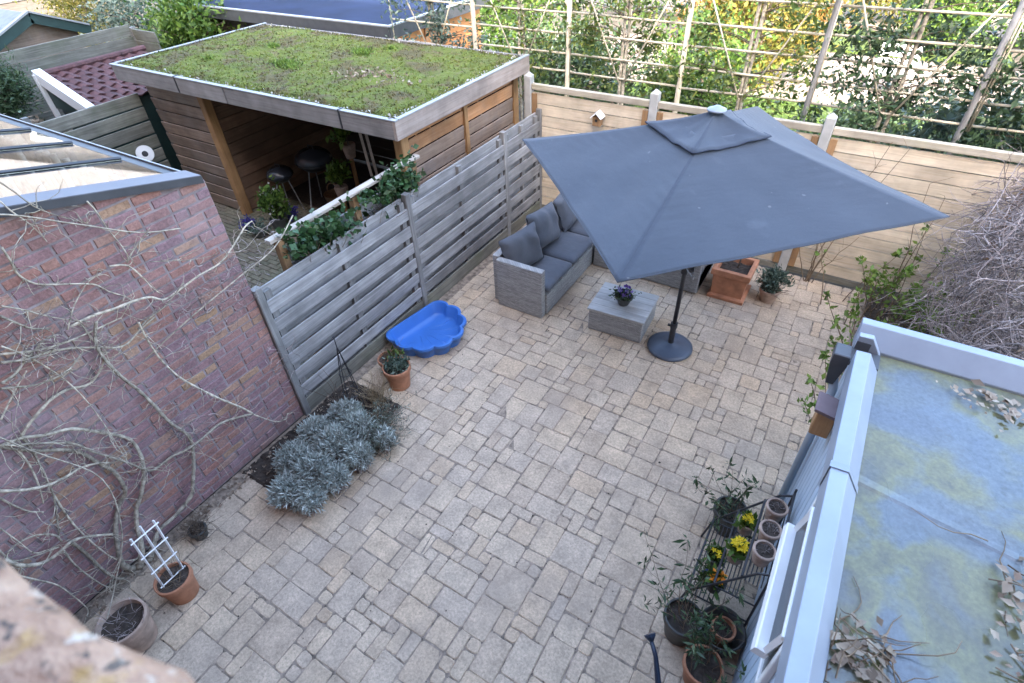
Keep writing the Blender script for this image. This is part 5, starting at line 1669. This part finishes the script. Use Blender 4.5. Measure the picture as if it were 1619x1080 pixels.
V, F = leaves(P, .04, .5, -.2)
part(np_mesh('dry', V, F), 'dry_leaves', 'litter', hp_)

# ------------------------------------------------------------------ neighbour's rail fence with ivy
rf_ = thing('rail_fence', 'low neighbour fence with pale cap rail overgrown by ivy', 'fence', (-.2, 1.35, 0))
m = MB(); m.box((-.2, 1.35, 1.645), (.075, 1.98, .035), ch=.006); part(m, 'cap_rail', 'caprail_y', rf_)
for y in (.46, 1.36, 2.24):
    m = MB(); m.box((-.2, y, .81), (.07, .07, 1.62), ch=.006); part(m, 'post', 'larchpost', rf_)
for s, (a, b) in enumerate(((.5, 1.32), (1.4, 2.2))):
    for k in range(10):
        m = MB(); m.box((-.225, (a + b) / 2, .12 + k * .145), (.018, b - a, .138), rot=(0, .03, 0), ch=.004); part(m, 'board', 'greyboard', rf_)
def ivy(label, y0, y1, n, seed):
    t = thing('ivy', label, 'ivy', (-.12, (y0 + y1) / 2, 1.2), 0, 'ivy on the rail fence')
    k = 34
    cc = np.stack([-.13 + rng.normal(size=k) * .03, rng.uniform(y0, y1, k), 1.50 + rng.normal(size=k) * .075], 1)
    idx = rng.integers(0, k, n)
    P = cc[idx] + rng.normal(size=(n, 3)) * [.035, .06, .055]
    out = np.tile(np.array([[.9, 0, -.2]]), (n, 1))
    V, F = leaves(P, .055, .95, .1, .3, out)
    part(np_mesh('ivy_leaves', V, F), 'leaves', 'leaf_ivy', t)
    st = cc
    w = wander(np.stack([np.full(k, -.16), cc[:, 1], np.full(k, 1.0)], 1), np.tile([0, 0, 1.0], (k, 1)), .55, 7, .15)
    part(np_mesh('ivy_stems', *twigs(w, .004, .002)), 'stems', 'twig_brown', t)
ivy('ivy clump hanging over the near half of the rail fence', .50, 1.22, 620, 1)
ivy('ivy clump hanging over the far half of the rail fence', 1.45, 2.18, 720, 2)

# ------------------------------------------------------------------ things under the shed roof
def kettle(loc, r, h, label):
    t = thing('kettle_barbecue', label, 'barbecue', loc, 0, 'barbecues in the shed')
    m = MB(); m.lathe([(0, h - r * .55), (r * .55, h - r * .5), (r * .9, h - r * .2), (r, h)], 24); part(m, 'bowl', 'darkmetal', t, smooth=True, local=True)
    m = MB(); m.lathe([(r * 1.02, h - .005), (r * 1.03, h + .01), (r * .92, h + r * .3), (r * .6, h + r * .55), (0, h + r * .66)], 24); l = part(m, 'lid', plain('dark_enamel', (.03, .035, .045), .25, .1, 6, .03), t, smooth=True, local=True)
    m = MB(); m.tube([(-.05, 0, h + r * .64), (-.05, 0, h + r * .8), (.05, 0, h + r * .8), (.05, 0, h + r * .64)], .008, 6); part(m, 'lid_handle', 'darkmetal', l, local=True)
    for k in range(3):
        a = k * 2.09 + .5
        m = MB(); m.tube([(r * .5 * math.cos(a), r * .5 * math.sin(a), h - r * .4), (r * 1.1 * math.cos(a), r * 1.1 * math.sin(a), 0)], .010, 6); part(m, 'leg', 'alu', t, local=True)
kettle((-3.05, 3.24, 0), .27, .72, 'larger dark kettle barbecue on metal legs under the shed roof')
kettle((-3.40, 2.85, 0), .19, .58, 'smaller dark kettle barbecue nearest the brown shed post')
bs_ = thing('basket', 'round wicker basket with a looped handle on the shed floor', 'basket', (-2.85, 3.30, 0))
m = MB(); m.lathe([(.13, 0), (.17, .2), (.175, .21), (.16, .21), (.12, .02), (0, .02)], 20); part(m, 'bowl', 'basket', bs_, local=True, smooth=True)
m = MB(); m.tube([(.16 * math.cos(t), 0, .2 + .17 * math.sin(t)) for t in np.linspace(0, math.pi, 12)], .01, 6); part(m, 'handle', 'basket', bs_, local=True)
bx1 = thing('box_shrub', 'leafy green camellia in a pot before the shed opening', 'shrub', (-3.08, 2.38, 0))
P, _ = clumps(800, (0, 0, .42), (.20, .20, .28), 26, .2, .4); local_leaves(bx1, P, .06, 'leaf_green', 'leaves', .55)
P, _ = clumps(40, (0, 0, .48), (.2, .2, .26), 20, .1, .7); local_leaves(bx1, P, .035, 'white', 'pale_blossoms', .8)
m = MB(); m.lathe([(.10, 0), (.13, .18), (.12, .18), (.1, .15), (0, .15)], 18); part(m, 'pot', 'plasticpot', bx1, local=True)
m = MB(); m.tube([(0, 0, .1), (0, 0, .35)], .01, 5); part(m, 'stem', 'bark_dark', bx1, local=True)
for k, (x, y, r, mt, lab) in enumerate(((-3.2, 2.1, .17, 'leaf_bluegreen', 'low blue green cushion plant on the neighbour terrace'), (-3.45, 2.12, .13, 'petal_blue', 'deep blue violet flowering plant by the shed post'), (-3.12, 2.62, .11, 'petal_blue', 'blue violet flowers behind the camellia'))):
    t = thing('cushion_plant', lab, 'plant', (x, y, 0), 0, 'plants at the shed opening')
    P, _ = clumps(420, (0, 0, .13), (r, r, .11), 18, .2, .3); local_leaves(t, P, .035, mt, 'leaves', .5)
    m = MB(); m.lathe([(r * .5, 0), (r * .7, .1), (r * .6, .1), (0, .08)], 14); part(m, 'pot', 'plasticpot', t, local=True)
for k, (x, y, z, r, lab) in enumerate(((-2.42, 3.4, 1.22, .22, 'trailing green house plant high in the dark of the shed'), (-2.46, 3.12, .69, .16, 'round green house plant low in the dark of the shed'))):
    t = thing('house_plant', lab, 'plant', (x, y, 0), 0, 'house plants in the shed')
    P, _ = clumps(420, (0, 0, z), (r, r, r * .8), 18, .22, .3); local_leaves(t, P, .075, 'leaf_fresh', 'leaves', .5, .1)
    m = MB(); m.lathe([(.07, z - .4), (.1, z - .22), (.09, z - .2), (0, z - .22)], 14); part(m, 'pot', 'oldclay', t, local=True)
    m = MB(); m.tube([(0, 0, 0), (0, 0, z - .40)], .03, 8); part(m, 'stand', 'shedpost', t, local=True)
    m = MB(); m.tube([(0, 0, z - .25), (0, 0, z)], .01, 6); part(m, 'stem', 'bark_dark', t, local=True)
hg = thing('folded_chair', 'pair of pale wooden slats of a folded chair hung under the shed eave', 'chair', (-1.35, 2.75, .9))
for k, x in enumerate((-1.40, -1.30)):
    m = MB(); m.tube([(x, 2.72, 1.62), (x + .03, 2.74, 1.02)], .022, 4); part(m, 'slat', 'caprail_y', hg)
m = MB(); m.tube([(-1.40, 2.72, 1.62), (-1.35, 2.71, 1.66), (-1.30, 2.72, 1.62)], .02, 4); part(m, 'crossbar', 'caprail_y', hg)

# ------------------------------------------------------------------ left background: fences, lean-to, gabled shed, trees
nf = thing('neighbour_fence', 'grey green plank fence joining the sedum shed on its left', 'fence', (-5.42, 1.2, 0))
for k in range(8):
    for (a, b) in ((.92, 2.36), (-.9, .86)):
        z = 1.62 - .095 - k * .2
        m = MB(); m.box((-5.42 + random.uniform(-.006, .006), (a + b) / 2, z), (.022, b - a, .178), rot=(random.uniform(-.006, .006), .08, 0), ch=.005); part(m, 'plank', 'mossboard', nf)
for y in (-.92, .89):
    m = MB(); m.box((-5.40, y, .86), (.07, .07, 1.72)); part(m, 'post', 'greypost', nf)
wd = thing('white_disc', 'round white disc with dark centre on the plank fence', 'hose reel', (-5.36, 2.06, .83))
m = MB(); m.lathe([(.04, .05), (.115, .045), (.12, .03), (.12, 0), (.03, 0)], 26); o = part(m, 'rim', 'white', wd, local=True); o.rotation_euler = (0, R(75), R(-25))
m = MB(); m.lathe([(.042, .01), (.042, .053), (.0, .055)], 16); o = part(m, 'centre', 'darkmetal', wd, local=True); o.rotation_euler = (0, R(75), R(-25))

lt_ = thing('tiled_lean_to', 'small lean-to with dark red tiled roof and white barge boards', 'shed', (-6.3, 2.4, 0))
xh, xl, zh, zl, yA, yB = -6.85, -5.82, 1.80, 1.46, 1.80, 3.45
m = MB(); m.box(((xh + xl) / 2, (yA + yB) / 2, .72), (xl - xh - .1, yB - yA - .1, 1.42)); part(m, 'wall', 'greenpaint', lt_)
m = MB(); m.add([(xh, yA, zh - .03), (xl, yA, zl - .03), (xl, yB, zl - .03), (xh, yB, zh - .03), (xh, yA, zl - .1), (xh, yB, zl - .1)], [(0, 1, 2, 3), (0, 4, 1), (3, 2, 5), (0, 3, 5, 4)]); part(m, 'roof_deck', 'greenpaint', lt_)
tl_ = {}
for r in range(8):
    for c in range(9):
        t = (r + .5) / 8
        x = xh + (xl - xh) * t; z = zh + (zl - zh) * t
        y = yA + .05 + (c + .5) * (yB - yA - .06) / 9 + (.09 if r % 2 else 0) * .5
        k = random.randrange(3)
        if k not in tl_:
            vs = []
            for q in range(5):
                yy = -.098 + .196 * q / 4
                zz = .018 * math.cos(math.pi * (q / 2 - 1)) + random.uniform(-.002, .002)
                vs += [(-.085, yy, zz), (.085, yy, zz + .0), (.085, yy, zz - .018)]
            fs = []
            for q in range(4):
                fs += [(q * 3, q * 3 + 1, q * 3 + 4, q * 3 + 3), (q * 3 + 1, q * 3 + 2, q * 3 + 5, q * 3 + 4)]
            me = MB().add(vs, fs).mesh('tile'); me.materials.append(M['rooftile']); tl_[k] = me
        o = piece(tl_[k], 'tile', None, lt_, (x, y, z + .02)); o.rotation_euler = (0, math.atan2(zh - zl, xl - xh) - .1, 0)
for c in range(8):
    y = yA + .1 + c * (yB - yA - .1) / 8
    m = MB(); m.tube([(xh, y, zh + .03), (xh, y + .22, zh + .035)], [.05, .044], 8); part(m, 'ridge_tile', 'rooftile', lt_)
sl = math.atan2(zh - zl, xl - xh)
m = MB(); m.box(((xh + xl) / 2, yA - .02, (zh + zl) / 2 + .0), (math.hypot(xl - xh, zh - zl) + .1, .03, .17), rot=(0, sl, 0)); m.box(((xh + xl) / 2, yA + .03, (zh + zl) / 2 + .075), (math.hypot(xl - xh, zh - zl) + .1, .12, .02), rot=(0, sl, 0)); part(m, 'barge_board', 'white', lt_)
m = MB(); m.box((xh - .02, yA - .02, zh - .27), (.07, .06, .62)); part(m, 'corner_board', 'white', lt_)

ff = thing('far_plank_fence', 'tall weathered plank fence behind the tiled lean-to', 'fence', (-8.3, 3, 0))
for k in range(10):
    m = MB(); m.box((-8.3, 2.0, 1.95 - .09 - k * .192), (.025, 4.2, .182), rot=(0, .09, 0)); part(m, 'plank', 'mossboard', ff)
    m = MB(); m.box((-7.95, 4.12, 1.88 - .09 - k * .19), (.8, .025, .18), rot=(.09, 0, 0)); part(m, 'plank', 'mossboardx', ff)
m = MB(); m.box((-8.30, 4.14, .95), (.09, .09, 1.9)); m2 = part(m, 'post', 'greypost', ff)
gs = thing('gabled_shed', 'wooden shed with grey felt gable roof and dark green verge at top left', 'shed', (-11, 3.2, 0))
m = MB(); m.add([(-10.2, 2.55, 0), (-10.2, 4.05, 0), (-10.2, 4.05, 1.78), (-10.2, 3.3, 2.09), (-10.2, 2.55, 1.78), (-14, 2.55, 0), (-14, 4.05, 0), (-14, 4.05, 1.78), (-14, 3.3, 2.09), (-14, 2.55, 1.78)],
                [(0, 1, 2, 3, 4), (9, 8, 7, 6, 5), (0, 4, 9, 5), (1, 6, 7, 2)]); part(m, 'wall', 'shedplank_y', gs)
for s in (-1, 1):
    m = MB(); ya2, za2 = 3.3, 2.12; yb2, zb2 = 3.3 + s * .92, 1.74
    m.add([(-10.02, ya2, za2), (-10.02, yb2, zb2), (-14.1, yb2, zb2), (-14.1, ya2, za2), (-10.02, ya2, za2 + .05), (-10.02, yb2, zb2 + .05), (-14.1, yb2, zb2 + .05), (-14.1, ya2, za2 + .05)], [(0, 1, 2, 3), (7, 6, 5, 4), (0, 4, 5, 1), (1, 5, 6, 2)]); part(m, 'roof', 'greytile', gs)
    m = MB(); m.box((-10.0, (ya2 + yb2) / 2, (za2 + zb2) / 2 - .03), (.05, math.hypot(.92, .38), .17), rot=(-s * math.atan2(.38, .92), 0, 0)); part(m, 'verge_board', 'greenpaint', gs)
    m = MB(); m.box((-9.985, (ya2 + yb2) / 2, (za2 + zb2) / 2 + .07), (.09, math.hypot(.92, .38), .03), rot=(-s * math.atan2(.38, .92), 0, 0)); part(m, 'verge_trim', 'alu', gs)

def tree(name, label, base, c, rad, n, leaf, mat, k=40, group='trees and shrubs beyond the fences', trunk=.06, spread=.2, shell=.45, aspect=.5, cat='tree'):
    t = thing(name, label, cat, base, 0, group)
    P, rel = clumps(int(n * 1.7), c, rad, k, spread, shell)
    P[:, 2] = np.maximum(P[:, 2], .03)
    V, F = leaves(P, leaf * .72, aspect, .25)
    part(np_mesh('crown', V, F), 'crown', mat, t)
    m = MB()
    m.tube([(base[0], base[1], 0), ((base[0] + c[0]) / 2 + .03, (base[1] + c[1]) / 2, c[2] * .5), (c[0], c[1], c[2] + rad[2] * .3)], [trunk, trunk * .8, trunk * .4], 8)
    for q in range(10):
        a = q * 2.4; h = c[2] - rad[2] * .5 + rad[2] * .08 * q
        m.tube([(c[0], c[1], h), (c[0] + rad[0] * .35 * math.cos(a), c[1] + rad[1] * .35 * math.sin(a), h + rad[2] * .25), (c[0] + rad[0] * .75 * math.cos(a), c[1] + rad[1] * .75 * math.sin(a), h + rad[2] * .4)], [trunk * .4, trunk * .25, trunk * .08], 5)
    part(m, 'trunk', 'bark_dark', t, smooth=True)
    return t
tree('laurel_bush', 'large bright green laurel behind the left corner of the sedum roof', (-7.8, 5.0, 0), (-7.8, 5.0, 1.3), (1.25, .75, 1.15), 6500, .13, 'leaf_fresh', 60, trunk=.07, cat='shrub')
tree('grey_shrub', 'grey green shrub at the top edge left of the laurel', (-10.6, 5.6, 0), (-10.6, 5.6, 1.3), (1.6, .8, 1.1), 5000, .10, 'leaf_bluegreen', 60, cat='shrub')
tree('pale_shrub', 'yellow green shrub at the top edge behind the gabled shed', (-14.2, 6.2, 0), (-14.2, 6.2, 1.4), (1.7, .8, 1.2), 4500, .10, 'leaf_yellow', 50, cat='shrub')
tree('dark_conifer', 'dark blue green conifer at the left edge beside the plank fence', (-7.85, 1.55, 0), (-7.9, 1.5, 1.55), (.45, .5, .55), 4200, .09, 'leaf_dark', 40, aspect=.25, cat='shrub')
hy = tree('dry_hydrangea', 'hydrangea with faded cream flower heads at the left edge', (-6.7, .9, 0), (-6.7, .95, .95), (.55, .65, .5), 1400, .09, 'leaf_dark', 30, cat='shrub')
V, F = leaves(clumps(700, (-6.65, .98, 1.15), (.6, .65, .4), 26, .08, .75)[0], .055, .8)
part(np_mesh('heads', V, F), 'flower_heads', 'litter', hy, kind='stuff')

# blue-black flat roof behind
bk = thing('flat_roof_shed', 'orange wooden shed with blue black flat roof behind the sedum roof', 'shed', (-4.8, 6.4, 0))
m = MB(); m.box((-5.6, 6.55, 2.06), (5.3, 2.75, .07)); part(m, 'roof', 'blueblack', bk)
for c, d in (((-5.6, 5.16, 2.02), (5.36, .04, .17)), ((-2.93, 6.55, 2.02), (.04, 2.78, .17))):
    m = MB(); m.box(c, d); part(m, 'fascia', 'anthracite', bk)
for c, d in (((-5.6, 5.165, 2.115), (5.42, .07, .02)), ((-2.935, 6.58, 2.116), (.07, 2.74, .02))):
    m = MB(); m.box(c, d); part(m, 'roof_trim', 'alu', bk)
for k in range(13):
    m = MB(); m.box((-3.1, 6.55, .08 + k * .148), (.025, 2.6, .142), ch=.004); part(m, 'plank', 'orangeplank', bk)
m = MB(); m.box((-5.6, 6.55, .96), (4.9, 2.55, 1.9)); part(m, 'core', 'shedplank_inx', bk)
for y in (5.45, 6.2):
    m = MB(); m.box((-3.075, y, .95), (.03, .06, 1.88)); part(m, 'batten', 'shedplank_new', bk)

# ------------------------------------------------------------------ espalier trees on bamboo frames
def espalier(x, label, mat, n, dens_top=1.0, rails=(1.80, 2.02, 2.26, 2.49, 2.75), lit=False):
    Y = 5.2
    t = thing('espalier_tree', label, 'tree', (x, Y, 0), 0, 'espaliered trees behind the back fence')
    m = MB()
    for s in (-1, 1):
        m.tube(smooth_path([(x + s * .022, Y, 0), (x + s * .028, Y + .01, 1.0), (x + s * .03 + random.uniform(-.02, .02), Y, 1.8), (x + s * .03, Y, 2.5), (x + s * .02, Y, 3.1)]), .02, 7)
    part(m, 'trunk', 'bark', t, smooth=True)
    for z in rails:
        m = MB(); dz = random.uniform(-.015, .015)
        m.tube([(x - .765 + random.uniform(-.03, .03), Y - .03, z - dz), (x, Y - .032, z), (x + .765 + random.uniform(-.03, .03), Y - .03, z + dz)], .0135, 6); part(m, 'bamboo_rail', 'bamboo', t, smooth=True)
    for s in (-1, 1):
        m = MB(); m.tube([(x + s * .03, Y - .05, 1.76), (x + s * .62, Y - .05, 2.95)], .010, 6); part(m, 'bamboo_brace', 'bamboo', t, smooth=True)
        m = MB(); m.tube([(x + s * .74, Y - .045, 1.74), (x + s * .735, Y - .045, 3.0)], .009, 6); part(m, 'bamboo_upright', 'bamboo', t, smooth=True)
    n = int(n * 2.0); k = 34
    cc = np.stack([x + rng.uniform(-.78, .78, k), Y + .03 + rng.normal(size=k) * .09, rng.uniform(1.45, 3.1, k)], 1)
    idx = rng.integers(0, k, n)
    P = cc[idx] + rng.normal(size=(n, 3)) * [.10, .06, .10]
    V, F = leaves(P, .066, .42, -.15)
    part(np_mesh('crown', V, F), 'crown', mat, t)
    st = np.stack([np.full(k, x), np.full(k, Y), cc[:, 2] - .1], 1)
    w = np.stack([st + (cc - st) * q + np.array([0, 0, .05]) * math.sin(math.pi * q) for q in (0, .33, .66, 1)], 1)
    part(np_mesh('limbs', *twigs(w, .008, .003, 4)), 'limbs', 'bark_dark', t)
espalier(-2.1, 'dark blue green espalier tree before the orange shed', 'leaf_bluegreen', 1300, rails=(1.94, 2.22, 2.5, 2.78))
espalier(-.6, 'espalier tree in line with the back corner of the sedum shed', 'leaf_espalier', 800)
espalier(.9, 'espalier tree with a wide bamboo V above the white fence post', 'leaf_espalier', 1500)
espalier(2.4, 'espalier tree right behind the tip of the parasol', 'leaf_espalier', 1150)
espalier(3.88, 'dark leaved espalier tree before the sunlit path', 'leaf_dark', 1900)
espalier(5.38, 'espalier tree in the top right corner', 'leaf_dark', 2100)
for x, lab in ((-1.33, 'bamboo post left of the sedum shed corner'), (.14, 'thick pale post behind the far left of the board fence'), (1.66, 'thick pale post between the two middle espalier trees'), (3.12, 'weathered dark post before the sunlit lawn'), (4.58, 'leaning weathered post near the top right corner')):
    m = MB(); m.tube([(x, 5.16, 0), (x - .01, 5.16, 1.5), (x, 5.16, 3.1)], [.034, .031, .029], 9)
    tag(part(m, 'support_post', 'bamboo' if x < 2 else 'greypost', smooth=True), lab, 'post', 'posts between the espalier trees')

# hedges and shrubs farther back
tree('dark_hedge', 'dark evergreen hedge behind the left espalier trees', (-.9, 7.6, 0), (-.9, 7.6, .95), (1.6, .7, 1.0), 6500, .11, 'leaf_dark', 60, cat='shrub')
tree('green_hedge', 'green shrub behind the middle espalier trees', (1.2, 8.0, 0), (1.2, 8.0, 1.0), (1.0, .7, 1.1), 4500, .11, 'leaf_green', 50, cat='shrub')
tree('low_groundcover', 'blue green shrub just behind the back fence at right', (4.85, 5.9, 0), (4.85, 5.9, 1.15), (.95, .4, .8), 3600, .14, 'leaf_bluegreen', 40, cat='shrub')
tree('dark_hedge', 'dark evergreen shrub on the lawn edge behind the right posts', (3.9, 8.3, 0), (3.9, 8.3, .5), (.8, .4, .5), 2600, .12, 'leaf_dark', 30, cat='shrub')
tree('dark_hedge', 'dark clipped shrub on the far side of the sunlit path', (4.6, 15.8, 0), (4.6, 15.8, .9), (1.0, .6, .9), 3200, .13, 'leaf_green', 36, cat='shrub')
tree('brown_hedge', 'brown beech hedge right of the sunlit path', (7.6, 13.0, 0), (7.6, 13.0, 1.0), (1.0, 1.6, 1.1), 4200, .13, 'leaf_orange', 40, cat='shrub')
tree('yellow_bamboo', 'sunlit yellow leaved shrub beyond the espalier trees', (1.3, 11.8, 0), (1.3, 11.8, 1.3), (1.3, .8, 1.4), 5000, .13, 'leaf_yellow', 50, cat='shrub')
tree('orange_beech', 'sunlit orange brown hedge beyond the espalier trees', (-.2, 14.6, 0), (-.2, 14.6, 1.4), (1.3, .9, 1.5), 5000, .13, 'leaf_orange', 50, cat='shrub')
tree('orange_hedge', 'orange leaved shrub left of the sunlit path', (1.6, 14.2, 0), (1.7, 14.2, 1.1), (.8, .8, 1.2), 3500, .13, 'leaf_orange', 40, cat='shrub')
tree('lime_bush', 'sunlit lime green bush at the top edge', (3.4, 19.0, 0), (3.4, 19.0, 1.1), (2.0, 1.0, 1.2), 5000, .15, 'leaf_yellow', 50, cat='shrub')
tree('green_bush', 'sunlit green bush right of the far lawn', (6.8, 17.4, 0), (6.8, 17.4, 1.2), (1.4, 1.0, 1.3), 4500, .14, 'leaf_fresh', 50, cat='shrub')
tree('green_bush', 'shaded green bush left behind the blue black roof', (-4.2, 10.5, 0), (-4.2, 10.5, 1.3), (2.2, 1.0, 1.5), 5000, .14, 'leaf_green', 50, cat='shrub')
tree('green_bush', 'far green bush behind the orange hedge', (-3.6, 17.5, 0), (-3.6, 17.5, 1.8), (2.6, 1.2, 1.9), 5000, .16, 'leaf_green', 50, cat='shrub')
# far garden fence
fg = thing('far_fence', 'pale brown fence closing the far sunlit garden', 'fence', (0, 24, 0))
for k in range(11):
    m = MB(); m.box((2, 24, .1 + k * .165), (30, .03, .158)); part(m, 'board', 'larch', fg)
# white garden chair legs / play frame glimpsed between the leaves
gt = thing('white_garden_frame', 'white framed garden bench glimpsed on the sunlit path', 'bench', (3.9, 12.2, 0))
for x in (3.55, 4.25):
    for y in (12.0, 12.4):
        m = MB(); m.tube([(x, y, 0), (x, y + .02, .45 if y < 12.2 else .9)], .02, 6); part(m, 'leg', 'white', gt)
for k in range(4):
    m = MB(); m.box((3.9, 12.03 + k * .11, .45), (.74, .09, .02)); part(m, 'seat_slat', 'white', gt)
for k in range(3):
    m = MB(); m.box((3.9, 12.43, .6 + k * .13), (.74, .02, .09)); part(m, 'back_slat', 'white', gt)
